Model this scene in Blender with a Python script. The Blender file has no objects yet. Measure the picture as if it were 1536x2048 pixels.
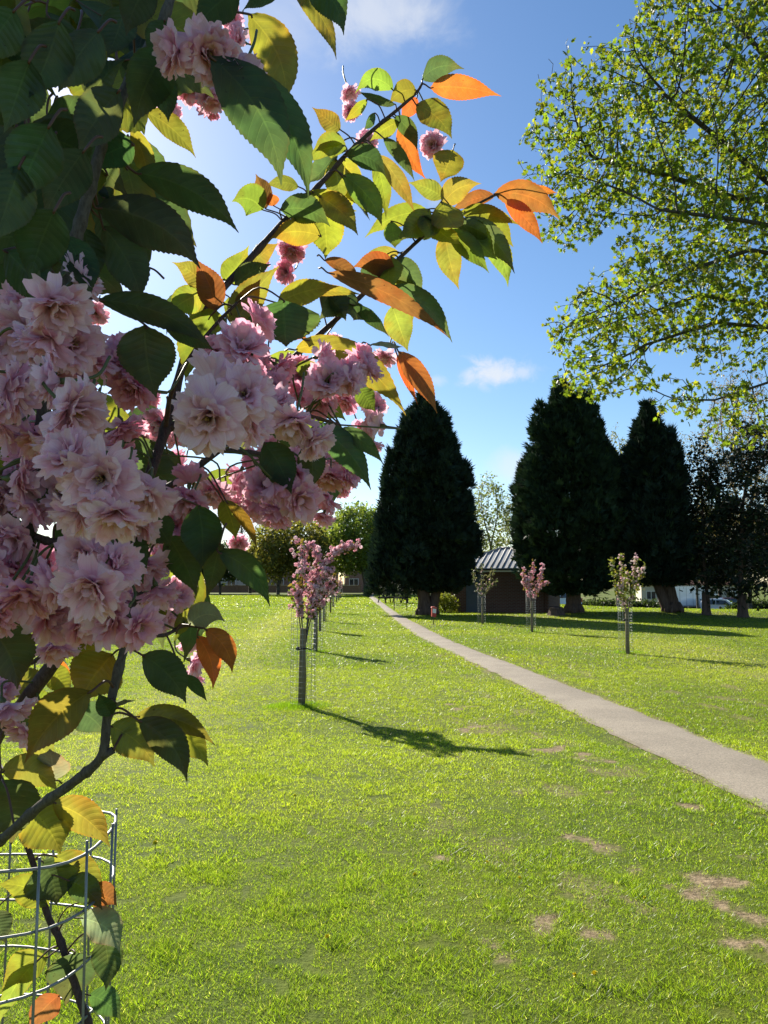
import bpy, math, random
import numpy as np
from mathutils import Vector, Matrix, kdtree
from mathutils.geometry import interpolate_bezier

R = math.radians
sc = bpy.context.scene
COL = sc.collection
rng = np.random.default_rng(7)

# ------------------------------------------------------------------ camera
F_PX = 1538.0                      # focal length in pixels of the 1536 x 2048 photograph
PITCH = R(5.24)
CAM = np.array([0.0, 0.0, 1.55])
cam_d = bpy.data.cameras.new("camera")
cam = bpy.data.objects.new("camera", cam_d)
COL.objects.link(cam)
cam.location = CAM
cam.rotation_euler = (R(90) + PITCH, 0, 0)
cam_d.sensor_fit = 'VERTICAL'
cam_d.sensor_height = 24.0
cam_d.lens = 12.0 / (1024.0 / F_PX)
cam_d.clip_start = 0.02
cam_d.clip_end = 3000
sc.camera = cam
CP, SP = math.cos(PITCH), math.sin(PITCH)


def ray(px, py):
    u = (px - 768.0) / F_PX
    v = -(py - 1024.0) / F_PX
    return np.array([u, CP - v * SP, SP + v * CP])


def at(px, py, Y):
    """point seen at a pixel of the photograph, at ground distance Y in front of the viewer"""
    d = ray(px, py)
    return CAM + d * (Y / d[1])


def gp(px, py):
    """point of the flat lawn seen at a pixel"""
    d = ray(px, py)
    return CAM + d * (-CAM[2] / d[2])


def proj(p):
    q = np.asarray(p, float) - CAM
    x = q[..., 0]; z = q[..., 1] * CP + q[..., 2] * SP; v = -q[..., 1] * SP + q[..., 2] * CP
    return 768 + F_PX * x / z, 1024 - F_PX * v / z


# ------------------------------------------------------------------ small maths
def sstep(a, b, x):
    t = np.clip((x - a) / (b - a), 0, 1)
    return t * t * (3 - 2 * t)


def _hash(i, j, k):
    h = (i * 374761393 + j * 668265263 + k * 2147483647 + 12345) & 0x7fffffff
    h = (h ^ (h >> 13)) * 1274126177 & 0x7fffffff
    h = (h ^ (h >> 16)) & 0xffff
    return h / 65535.0


def vnoise(x, y, z=0.0):
    x, y, z = np.broadcast_arrays(np.asarray(x, float), np.asarray(y, float), np.asarray(z, float))
    i = np.floor(x).astype(np.int64); j = np.floor(y).astype(np.int64); k = np.floor(z).astype(np.int64)
    fx, fy, fz = x - i, y - j, z - k
    fx = fx * fx * (3 - 2 * fx); fy = fy * fy * (3 - 2 * fy); fz = fz * fz * (3 - 2 * fz)
    r = 0
    for a in (0, 1):
        for b in (0, 1):
            for c in (0, 1):
                w = (fx if a else 1 - fx) * (fy if b else 1 - fy) * (fz if c else 1 - fz)
                r = r + w * _hash(i + a, j + b, k + c)
    return r


def fbm(x, y, z=0.0, o=4):
    s, a, t = 0, 0.5, 0
    for n in range(o):
        f = 2.0 ** n
        s = s + a * vnoise(x * f + 17.3 * n, y * f + 5.1 * n, np.asarray(z) * f + 3.7 * n)
        t += a
        a *= 0.5
    return s / t


def unit(v):
    v = np.asarray(v, float)
    return v / np.maximum(np.linalg.norm(v, axis=-1, keepdims=True), 1e-9)


# ------------------------------------------------------------------ mesh building
class MB:
    def __init__(self):
        self.v = []; self.f = []; self.m = []; self.n = 0
        self.c = []; self.l = []; self.hasc = False; self.hasl = False; self.s = []

    def add(self, v, f, mat=0, col=None, luv=None, smooth=False):
        v = np.asarray(v, np.float32).reshape(-1, 3)
        if not isinstance(f, list):
            f = [f]
        for q in f:
            q = np.asarray(q, np.int64)
            if q.ndim == 1:
                q = q.reshape(1, -1)
            self.f.append(q + self.n)
            self.m.append(np.full(len(q), mat, np.int32))
            self.s.append(np.full(len(q), smooth, bool))
        self.v.append(v)
        if col is not None:
            self.hasc = True
            c = np.ones((len(v), 4), np.float32); c[:, :3] = np.asarray(col, np.float32)
        else:
            c = np.ones((len(v), 4), np.float32)
        self.c.append(c)
        if luv is not None:
            self.hasl = True
            l = np.zeros((len(v), 3), np.float32); a = np.asarray(luv, np.float32); l[:, :a.shape[1]] = a
        else:
            l = np.zeros((len(v), 3), np.float32)
        self.l.append(l)
        self.n += len(v)
        return self

    def box(self, c, s, mat=0, rz=0.0, col=None):
        x, y, z = (np.array(s, float) / 2)
        v = np.array([[a, b, d] for a in (-x, x) for b in (-y, y) for d in (-z, z)])
        if rz:
            ca, sa = math.cos(rz), math.sin(rz)
            v = np.column_stack([v[:, 0] * ca - v[:, 1] * sa, v[:, 0] * sa + v[:, 1] * ca, v[:, 2]])
        f = np.array([[0, 1, 3, 2], [4, 6, 7, 5], [0, 4, 5, 1], [2, 3, 7, 6], [0, 2, 6, 4], [1, 5, 7, 3]])
        return self.add(v + np.asarray(c, float), f, mat, col)

    def tube(self, pts, rad, sides=8, mat=0, cap=True, col=None, smooth=True):
        pts = np.asarray(pts, float); n = len(pts)
        rad = np.broadcast_to(np.asarray(rad, float), (n,))
        t = unit(np.gradient(pts, axis=0))
        up = np.array([0, 0, 1.0]) if abs(t[0, 2]) < .9 else np.array([1.0, 0, 0])
        a = unit(np.cross(t[0], up)); ring = []
        ang = np.arange(sides) * 2 * math.pi / sides
        for i in range(n):
            a = unit(a - t[i] * a.dot(t[i])); b = np.cross(t[i], a)
            ring.append(pts[i] + rad[i] * (np.cos(ang)[:, None] * a + np.sin(ang)[:, None] * b))
        v = np.concatenate(ring)
        i0 = np.arange(n - 1)[:, None] * sides; k = np.arange(sides)[None, :]; k2 = (k + 1) % sides
        f = np.stack([i0 + k, i0 + k2, i0 + sides + k2, i0 + sides + k], -1).reshape(-1, 4)
        fs = [f]
        if cap:
            fs += [np.arange(sides)[::-1].reshape(1, -1), (np.arange(sides) + (n - 1) * sides).reshape(1, -1)]
        l = np.zeros((len(v), 2)); l[:, 1] = np.repeat(np.linspace(0, 1, n), sides)
        return self.add(v, fs, mat, col, luv=l, smooth=smooth)

    def prism(self, poly, y0, y1, mat=0, col=None):
        """polygon in the xz plane pushed from y0 to y1"""
        p = np.asarray(poly, float); n = len(p)
        v = np.concatenate([np.column_stack([p[:, 0], np.full(n, y), p[:, 1]]) for y in (y0, y1)])
        k = np.arange(n); k2 = (k + 1) % n
        return self.add(v, [np.stack([k, k2, k2 + n, k + n], -1), k[::-1].reshape(1, -1).copy(), (k + n).reshape(1, -1)], mat, col)

    def inst(self, tv, tf, pos, ax, ay, az, scale, mat=0, col=None, smooth=False, tl=None):
        """many copies of a template (tv, tf) with per-copy frames"""
        N = len(pos); k = len(tv)
        sc_ = np.broadcast_to(np.asarray(scale, float), (N,))[:, None, None]
        v = (tv[None, :, 0:1] * ax[:, None, :] + tv[None, :, 1:2] * ay[:, None, :] + tv[None, :, 2:3] * az[:, None, :]) * sc_ + pos[:, None, :]
        f = (tf[None] + (np.arange(N) * k)[:, None, None]).reshape(-1, tf.shape[1])
        c = None
        if col is not None:
            c = np.repeat(np.asarray(col, float), k, axis=0)
        l = None if tl is None else np.tile(tl, (N, 1))
        return self.add(v.reshape(-1, 3), f, mat, c, luv=l, smooth=smooth)

    def build(self, name, mats, parent=None, loc=None):
        me = bpy.data.meshes.new(name)
        if not isinstance(mats, (list, tuple)):
            mats = [mats]
        for m in mats:
            me.materials.append(m)
        if self.n:
            V = np.concatenate(self.v)
            if loc is not None:
                V = V - np.asarray(loc, np.float32)
            me.vertices.add(len(V)); me.vertices.foreach_set("co", V.ravel())
            tot = np.concatenate([np.full(len(q), q.shape[1], np.int32) for q in self.f])
            idx = np.concatenate([q.ravel() for q in self.f]).astype(np.int32)
            me.loops.add(len(idx)); me.loops.foreach_set("vertex_index", idx)
            me.polygons.add(len(tot))
            st = np.concatenate([[0], np.cumsum(tot)[:-1]]).astype(np.int32)
            me.polygons.foreach_set("loop_start", st)
            me.polygons.foreach_set("loop_total", tot)
            me.polygons.foreach_set("material_index", np.concatenate(self.m))
            me.polygons.foreach_set("use_smooth", np.concatenate(self.s))
            if self.hasc:
                a = me.attributes.new("Col", 'FLOAT_COLOR', 'POINT'); a.data.foreach_set("color", np.concatenate(self.c).ravel())
            if self.hasl:
                a = me.attributes.new("luv", 'FLOAT_VECTOR', 'POINT'); a.data.foreach_set("vector", np.concatenate(self.l).ravel())
            me.update(calc_edges=True)
        o = bpy.data.objects.new(name, me)
        COL.objects.link(o)
        if loc is not None:
            o.location = loc
        if parent is not None:
            o.parent = parent
        return o


def tag(o, label, cat, group=None):
    o["label"] = label; o["category"] = cat
    if group:
        o["group"] = group
    return o


def thing(name, label, cat, loc=(0, 0, 0), rz=0.0, group=None):
    o = bpy.data.objects.new(name, None)
    COL.objects.link(o)
    o.location = loc; o.rotation_euler = (0, 0, rz); o.empty_display_size = .2
    return tag(o, label, cat, group)


def setting(o, kind="structure"):
    o["kind"] = kind
    return o


def kids(o):
    return [c for c in bpy.data.objects if c.parent is o]


def dup(root, loc, rz=0.0, scale=1.0, label=None):
    r = root.copy(); COL.objects.link(r)
    r.location = loc; r.rotation_euler = (0, 0, rz); r.scale = (scale,) * 3
    if label:
        r["label"] = label
    for ch in kids(root):
        c = ch.copy(); COL.objects.link(c); c.parent = r
        for g in kids(ch):
            d = g.copy(); COL.objects.link(d); d.parent = c
    return r


# ------------------------------------------------------------------ materials
class NT:
    def __init__(self, name):
        self.mat = bpy.data.materials.new(name); self.mat.use_nodes = True
        self.t = self.mat.node_tree; self.t.nodes.clear()
        self.out = self.t.nodes.new("ShaderNodeOutputMaterial")

    def n(self, kind, **kw):
        nd = self.t.nodes.new("ShaderNode" + kind)
        ins = kw.pop("ins", {})
        for k, v in kw.items():
            setattr(nd, k, v)
        for k, v in ins.items():
            self.put(nd, k, v)
        return nd

    def put(self, nd, k, v):
        s = nd.inputs[k]
        if isinstance(v, bpy.types.NodeSocket):
            self.t.links.new(v, s)
        elif isinstance(v, (tuple, list)) and len(v) == 3 and s.type == 'RGBA':
            s.default_value = (*v, 1)
        else:
            s.default_value = v

    def math(self, op, a, b=0.0, clamp=False):
        nd = self.n("Math", operation=op, use_clamp=clamp)
        self.put(nd, 0, a); self.put(nd, 1, b)
        return nd.outputs[0]

    def mix(self, fac, a, b, blend='MIX'):
        nd = self.n("Mix", data_type='RGBA', blend_type=blend)
        self.put(nd, 0, fac); self.put(nd, 6, a); self.put(nd, 7, b)
        return nd.outputs[2]

    def ramp(self, x, lo, hi):
        nd = self.n("MapRange", interpolation_type='SMOOTHSTEP')
        self.put(nd, 0, x); self.put(nd, 1, lo); self.put(nd, 2, hi)
        return nd.outputs[0]

    def noise(self, scale, detail=4, rough=.55, vec=None, dist=0.0):
        nd = self.n("TexNoise")
        nd.inputs["Scale"].default_value = scale; nd.inputs["Detail"].default_value = detail
        nd.inputs["Roughness"].default_value = rough; nd.inputs["Distortion"].default_value = dist
        if vec is not None:
            self.put(nd, "Vector", vec)
        return nd.outputs["Fac"]

    def obj(self):
        return self.n("TexCoord").outputs["Object"]

    def pos(self):
        return self.n("NewGeometry").outputs["Position"]

    def attr(self, name, out="Color"):
        return self.n("Attribute", attribute_name=name).outputs[out]

    def bump(self, h, strength=.3, dist=.01):
        nd = self.n("Bump"); self.put(nd, "Strength", strength); self.put(nd, "Distance", dist); self.put(nd, "Height", h)
        return nd.outputs[0]

    def principled(self, color, rough=.6, metal=0.0, spec=.4, normal=None, **kw):
        nd = self.n("BsdfPrincipled")
        self.put(nd, "Base Color", color); self.put(nd, "Roughness", rough); self.put(nd, "Metallic", metal)
        self.put(nd, "Specular IOR Level", spec)
        if normal is not None:
            self.put(nd, "Normal", normal)
        for k, v in kw.items():
            self.put(nd, k, v)
        return nd.outputs[0]

    def done(self, sh):
        self.t.links.new(sh, self.out.inputs[0])
        return self.mat


def plain(name, col, rough=.6, metal=0.0, spec=.4, var=.25, scale=8.0, bump=0.0):
    t = NT(name)
    p = t.obj()
    n = t.noise(scale, 5, .6, p)
    c = t.mix(n, tuple(x * (1 - var) for x in col), tuple(min(1, x * (1 + var)) for x in col))
    nr = t.bump(t.noise(scale * 4, 4, .6, p), bump, .01) if bump else None
    return t.done(t.principled(c, rough, metal, spec, nr))


def leafy(name, rough=.5, trans=.45, tmul=(2.6, 2.6, 1.6), spec=.35):
    """foliage whose colour comes from the Col attribute; light also passes through it"""
    t = NT(name)
    c = t.attr("Col")
    tc = t.mix(1.0, c, tmul, 'MULTIPLY')
    a = t.principled(c, rough, 0, spec)
    b = t.n("BsdfTranslucent", ins={"Color": tc}).outputs[0]
    mx = t.n("MixShader"); t.put(mx, 0, trans); t.put(mx, 1, a); t.put(mx, 2, b)
    return t.done(mx.outputs[0])


M = {}


def mat_cherry_leaf():
    t = NT("cherry_leaf")
    l = t.n("SeparateXYZ", ins={0: t.attr("luv", "Vector")})
    u, v = l.outputs[0], l.outputs[1]
    au = t.math('ABSOLUTE', u)
    ph = t.math('MULTIPLY', t.math('SUBTRACT', v, t.math('MULTIPLY', t.math('POWER', au, 1.3), .14)), 11.0)
    fr = t.math('ABSOLUTE', t.math('SUBTRACT', t.math('FRACT', ph), .5))        # .5 at a vein
    vein = t.ramp(fr, .43, .5)
    mid = t.math('SUBTRACT', 1.0, t.ramp(au, .02, .06))
    vv = t.math('MAXIMUM', t.math('MULTIPLY', vein, t.math('SUBTRACT', 1.0, t.math('MULTIPLY', au, .5))), mid)
    c = t.attr("Col")
    mott = t.noise(60, 4, .6, t.pos())
    c = t.mix(t.ramp(mott, .3, .75), t.mix(1, c, (.75, .72, .8), 'MULTIPLY'), c)
    blot = t.ramp(t.noise(16, 3, .6, t.pos()), .46, .68)
    c = t.mix(t.math('MULTIPLY', blot, .55), c, t.mix(1, c, (1.45, .82, .7), 'MULTIPLY'))
    spot = t.ramp(t.noise(150, 3, .6, t.pos()), .70, .74)
    c = t.mix(t.math('MULTIPLY', spot, .75), c, (.05, .025, .01))
    edge = t.ramp(au, .82, 1.0)
    c = t.mix(t.math('MULTIPLY', edge, .4), c, t.mix(1, c, (1.4, .75, .7), 'MULTIPLY'))
    tc = t.mix(t.math('MULTIPLY', vv, .65), c, t.mix(1, c, (1.5, 1.45, 1.3), 'MULTIPLY'))
    rc = t.mix(1, t.mix(t.math('MULTIPLY', vv, .35), c, t.mix(1, c, (1.5, 1.5, 1.5), 'MULTIPLY')), (.20, .24, .55), 'MULTIPLY')
    h = t.math('SUBTRACT', t.math('MULTIPLY', t.math('SUBTRACT', .5, fr), 1.2), t.math('MULTIPLY', vv, .6))
    nr = t.bump(h, .32, .0012)
    a = t.principled(rc, .42, 0, .45, nr)
    b = t.n("BsdfTranslucent", ins={"Color": tc, "Normal": nr}).outputs[0]
    mx = t.n("MixShader"); t.put(mx, 0, .55); t.put(mx, 1, a); t.put(mx, 2, b)
    return t.done(mx.outputs[0])


def mat_petal():
    t = NT("pink_petal")
    c = t.attr("Col")
    l = t.n("SeparateXYZ", ins={0: t.attr("luv", "Vector")})
    u, v = l.outputs[0], l.outputs[1]
    st = t.noise(1.0, 3, .6, t.n("CombineXYZ", ins={0: t.math('MULTIPLY', u, 9), 1: t.math('MULTIPLY', v, 1.2), 2: 0.0}).outputs[0])
    c2 = t.mix(t.ramp(st, .35, .7), t.mix(1, c, (.93, .80, .86), 'MULTIPLY'), c)
    h = st
    nr = t.bump(h, .25, .0008)
    a = t.principled(c2, .55, 0, .25, nr)
    tc = t.mix(1, c2, (1.05, .85, .92), 'MULTIPLY')
    b = t.n("BsdfTranslucent", ins={"Color": tc}).outputs[0]
    mx = t.n("MixShader"); t.put(mx, 0, .48); t.put(mx, 1, a); t.put(mx, 2, b)
    return t.done(mx.outputs[0])


def mat_bark(name, a, b, scale=30, stretch=.25, bump=.6, dist=.004, rough=.85):
    t = NT(name)
    mp = t.n("Mapping", ins={0: t.pos(), 3: (1, 1, stretch)}).outputs[0]
    n = t.noise(scale, 6, .65, mp, .4)
    c = t.mix(t.ramp(n, .3, .7), a, b)
    n2 = t.noise(scale * .2, 3, .5, mp)
    c = t.mix(t.math('MULTIPLY', n2, .5), c, tuple(x * .5 for x in a))
    return t.done(t.principled(c, rough, 0, .25, t.bump(n, bump, dist)))


def mat_brick(name, c1, c2, mortar, scale=1.0, vec_axis=None):
    t = NT(name)
    o = t.n("SeparateXYZ", ins={0: t.obj()})
    s = t.math('ADD', o.outputs[0], o.outputs[1])
    v = t.n("CombineXYZ", ins={0: s, 1: o.outputs[2], 2: 0.0}).outputs[0]
    b = t.n("TexBrick", ins={"Vector": v, "Color1": c1, "Color2": c2, "Mortar": mortar, "Scale": scale,
                             "Mortar Size": .012, "Brick Width": .225, "Row Height": .075})
    n = t.noise(3, 5, .6, t.obj())
    c = t.mix(t.math('MULTIPLY', n, .5), b.outputs[0], t.mix(1, b.outputs[0], (.6, .6, .6), 'MULTIPLY'))
    return t.done(t.principled(c, .9, 0, .2, t.bump(b.outputs[1], -.4, .008)))

# ------------------------------------------------------------------ sun and sky
SUN_AZ, SUN_EL = R(30.5), R(33.0)                     # azimuth measured to the left of the view direction
SUN = np.array([-math.sin(SUN_AZ) * math.cos(SUN_EL), math.cos(SUN_AZ) * math.cos(SUN_EL), math.sin(SUN_EL)])
sl = bpy.data.lights.new("sun", 'SUN'); so = bpy.data.objects.new("sun", sl); COL.objects.link(so)
sl.energy = 5.0; sl.angle = R(0.53); sl.color = (1.0, .93, .80)
so.rotation_euler = Vector(SUN).to_track_quat('Z', 'Y').to_euler()
so.location = (-30, 40, 40)


def build_world():
    w = bpy.data.worlds.new("World"); sc.world = w; w.use_nodes = True
    t = w.node_tree; t.nodes.clear()
    N = t.nodes.new; L = t.links.new
    out = N("ShaderNodeOutputWorld"); bg = N("ShaderNodeBackground")
    sky = N("ShaderNodeTexSky"); sky.sky_type = 'NISHITA'; sky.sun_disc = False
    sky.sun_elevation = SUN_EL; sky.sun_rotation = -SUN_AZ
    sky.air_density = 1.0; sky.dust_density = .40; sky.ozone_density = 2.6; sky.altitude = 60
    geo = N("ShaderNodeTexCoord")

    def mth(op, a, b=0.0, c=None):
        n = N("ShaderNodeMath"); n.operation = op
        for i, x in enumerate((a, b) if c is None else (a, b, c)):
            if isinstance(x, bpy.types.NodeSocket): L(x, n.inputs[i])
            else: n.inputs[i].default_value = x
        return n.outputs[0]

    def vm(op, a, b=None):
        n = N("ShaderNodeVectorMath"); n.operation = op
        for i, x in enumerate((a, b)):
            if x is None: continue
            if isinstance(x, bpy.types.NodeSocket): L(x, n.inputs[i])
            else: n.inputs[i].default_value = x
        return n
    d = vm('NORMALIZE', geo.outputs["Generated"]).outputs[0]

    def noise(scale, detail, dist):
        n = N("ShaderNodeTexNoise"); L(d, n.inputs["Vector"])
        n.inputs["Scale"].default_value = scale; n.inputs["Detail"].default_value = detail
        n.inputs["Roughness"].default_value = .62; n.inputs["Distortion"].default_value = dist
        return n.outputs["Fac"]
    nf, nb = noise(34, 7, .5), noise(9, 6, .6)
    total = None
    # direction of each cloud, its half width and half height (radians) and its density
    for (px, py, wx, wy, den, fine) in ((985, 748, .072, .032, .85, 1), (1045, 742, .035, .020, .55, 1), (735, 30, .15, .07, .65, 0), (560, 55, .12, .06, .3, 0),
                                  (868, 402, .03, .03, .3, 1), (1040, 935, .06, .03, .5, 0), (470, 1045, .16, .04, .85, 0), (650, 1050, .06, .025, .75, 1),
                                  (870, 760, .03, .012, .35, 1), (-300, 500, .3, .12, .6, 0), (2100, 500, .25, .1, .6, 0)):
        c = unit(ray(px, py)); rt = unit(np.cross(c, [0, 0, 1])); up = np.cross(rt, c)
        dx = mth('DIVIDE', vm('DOT_PRODUCT', d, tuple(rt)).outputs["Value"], wx)
        dy = mth('DIVIDE', vm('DOT_PRODUCT', d, tuple(up)).outputs["Value"], wy)
        fz = mth('GREATER_THAN', vm('DOT_PRODUCT', d, tuple(c)).outputs["Value"], 0.0)
        rr = mth('SQRT', mth('ADD', mth('MULTIPLY', dx, dx), mth('MULTIPLY', dy, dy)))
        fall = mth('SUBTRACT', 1.0, rr)
        v = mth('ADD', mth('MULTIPLY', fall, .55), mth('SUBTRACT', nf if fine else nb, .56))
        mr = N("ShaderNodeMapRange"); mr.interpolation_type = 'SMOOTHSTEP'; L(v, mr.inputs[0])
        mr.inputs[1].default_value = 0.05; mr.inputs[2].default_value = .52; mr.inputs[4].default_value = den
        m = mth('MULTIPLY', mr.outputs[0], fz)
        total = m if total is None else mth('MAXIMUM', total, m)
    hs = N("ShaderNodeHueSaturation"); hs.inputs["Saturation"].default_value = SKY_SAT; L(sky.outputs[0], hs.inputs["Color"])
    mx = N("ShaderNodeMix"); mx.data_type = 'RGBA'
    L(total, mx.inputs[0]); L(hs.outputs[0], mx.inputs[6]); mx.inputs[7].default_value = CLOUD
    L(mx.outputs[2], bg.inputs[0]); bg.inputs[1].default_value = SKY_STR
    L(bg.outputs[0], out.inputs[0])


SKY_SAT, SKY_STR, CLOUD = 1.17, 0.075, (5.6, 5.8, 6.1, 1)
build_world()
vs = sc.view_settings
vs.view_transform = 'Standard'; vs.look = 'None'; vs.exposure = 1.05; vs.gamma = 1.0
sc.cycles.use_denoising = True
sc.cycles.max_bounces = 8; sc.cycles.transmission_bounces = 6; sc.cycles.diffuse_bounces = 3
sc.cycles.caustics_reflective = False; sc.cycles.caustics_refractive = False
sc.cycles.sample_clamp_indirect = 6

# ------------------------------------------------------------------ the lawn, its bare spots and the path
PL = np.array([gp(*p)[:2] for p in ((734, 1192), (790, 1240), (830, 1270), (1000, 1352), (1275, 1495), (1536, 1623))])
PR = np.array([gp(*p)[:2] for p in ((747, 1192), (800, 1230), (905, 1283), (1080, 1350), (1242, 1411), (1536, 1525))])


def _edge(P):
    o = np.argsort(P[:, 1]); y = P[o, 1]; x = P[o, 0]
    s0 = (x[1] - x[0]) / (y[1] - y[0])
    y = np.concatenate([[-6.0], y, [125.0]]); x = np.concatenate([[x[0] + s0 * (-6 - y[1])], x, [x[-1] + .05]])
    return lambda q: np.interp(q, y, x)


path_l, path_r = _edge(PL), _edge(PR)


def terrain(x, y):
    x = np.asarray(x, float); y = np.asarray(y, float)
    h = -2.0 * sstep(41, 84, y) * sstep(9, 26, x)
    h = h + .22 * np.exp(-(((x - 15) / 7.0) ** 2 + ((y - 36.5) / 1.8) ** 2)) * sstep(30, 36, y)
    return h


DIRT = [(620, 100, .15), (660, 155, .2), (600, 85, .2), (860, 175, .22), (900, 220, .2), (980, 240, .25), (760, 320, .12), (830, 350, .1), (1100, 378, .14),
        (1070, 350, .08), (1290, 388, .1), (1020, 515, .11), (1350, 600, .22), (1400, 612, .14), (1460, 535, .12), (1240, 622, .10), (1160, 700, .13),
        (890, 735, .12), (1010, 775, .13), (1060, 772, .1), (722, 798, .10), (765, 842, .08), (1270, 820, .1), (1450, 805, .13), (1495, 715, .12),
        (1525, 795, .12), (940, 465, .1), (1140, 580, .1), (1400, 690, .08), (540, 155, .15), (640, 90, .2), (1300, 655, .08), (560, 540, .07), (1040, 960, .05)]
DW = np.array([(*gp(500 + a / 1.483, 1350 + b / 1.483)[:2], r) for a, b, r in DIRT])


def dirt_mask(x, y):
    x = np.asarray(x, float); y = np.asarray(y, float)
    n = fbm(x * 6, y * 6, 1.0, 4) - .5
    m = np.zeros_like(x)
    for dx, dy, r in DW:
        d = np.hypot((x - dx), (y - dy) * .8) / r
        m = np.maximum(m, np.where(d < 2.2, .80 - d * .75 + n * 2.6, 0))
    thin = sstep(.63, .73, fbm(x * 2.9 + 3, y * 1.7, 4.0, 5)) * sstep(-.3, 1.2, x) * .75
    edge = np.minimum(np.abs(x - path_l(y)), np.abs(x - path_r(y)))
    e = (1 - sstep(.0, .16, edge)) * (.35 + n * 2.2)
    return np.clip(np.maximum(np.maximum(sstep(.25, .85, m) * .95, thin * .6), e), 0, 1)


def mow(x, y):
    """worn, paler strip running beside the row of young trees"""
    c = -2.1 - .065 * y
    a = np.exp(-((x - c) / .75) ** 2) * sstep(4, 9, y)
    b = np.exp(-((x - (7.5 - .02 * y)) / 2.0) ** 2) * sstep(9, 14, y) * .6
    return np.clip(a + b, 0, 1)


def build_ground():
    xs = np.concatenate([-np.geomspace(600, 3.4, 40), np.arange(-3.2, 6.0, .04), np.geomspace(6.2, 70, 70), np.geomspace(76, 600, 14)])
    ys = np.concatenate([np.linspace(-80, 2.2, 14), np.arange(2.4, 12.5, .042), np.geomspace(12.8, 130, 90), np.geomspace(140, 900, 14)])
    X, Y = np.meshgrid(xs, ys)
    Z = terrain(X, Y) + (fbm(X * .9, Y * .9, 0, 3) - .5) * .03 * (1 - sstep(10, 40, Y))
    near = np.minimum(X - path_l(Y), path_r(Y) - X)
    Z = np.where(near > -.25, terrain(X, Y), Z)
    nx, ny = len(xs), len(ys)
    i = np.arange(nx - 1)[None, :] + np.arange(ny - 1)[:, None] * nx
    f = np.stack([i, i + 1, i + nx + 1, i + nx], -1).reshape(-1, 4)
    col = np.stack([dirt_mask(X, Y), mow(X, Y), np.zeros_like(X)], -1).reshape(-1, 3)
    b = MB(); b.add(np.stack([X, Y, Z], -1).reshape(-1, 3), f, 0, col, smooth=True)
    t = NT("lawn_ground")
    p = t.pos()
    s = t.n("SeparateColor", ins={0: t.attr("Col")})
    big = t.noise(.35, 4, .6, p); mid = t.noise(2.2, 5, .65, p); fine = t.noise(38, 4, .7, p)
    tuft = t.noise(9, 5, .7, p)
    g = t.mix(t.ramp(mid, .35, .68), (.062, .092, .009), (.105, .138, .012))
    g = t.mix(t.ramp(big, .4, .62), g, (.10, .12, .012))
    g = t.mix(t.math('MULTIPLY', t.ramp(fine, .45, .75), .45), g, (.055, .085, .014))
    g = t.mix(t.math('MULTIPLY', t.ramp(tuft, .55, .75), .35), g, (.05, .09, .012))
    g = t.mix(t.math('MULTIPLY', s.outputs[1], .55), g, (.21, .22, .075))
    dn = t.noise(26, 5, .7, p)
    e = t.mix(t.ramp(dn, .3, .7), (.13, .088, .05), (.38, .285, .175))
    crumb = t.noise(140, 3, .75, p)
    e = t.mix(t.ramp(crumb, .5, .68), e, t.mix(1, e, (.45, .42, .4), 'MULTIPLY'))
    c = t.mix(s.outputs[0], g, e)
    nr = t.bump(t.math('ADD', t.math('MULTIPLY', fine, .5), t.math('MULTIPLY', tuft, 1.0)), .7, .03)
    m = t.done(t.principled(c, .9, 0, .15, nr))
    setting(b.build("lawn", m))


build_ground()


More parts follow.
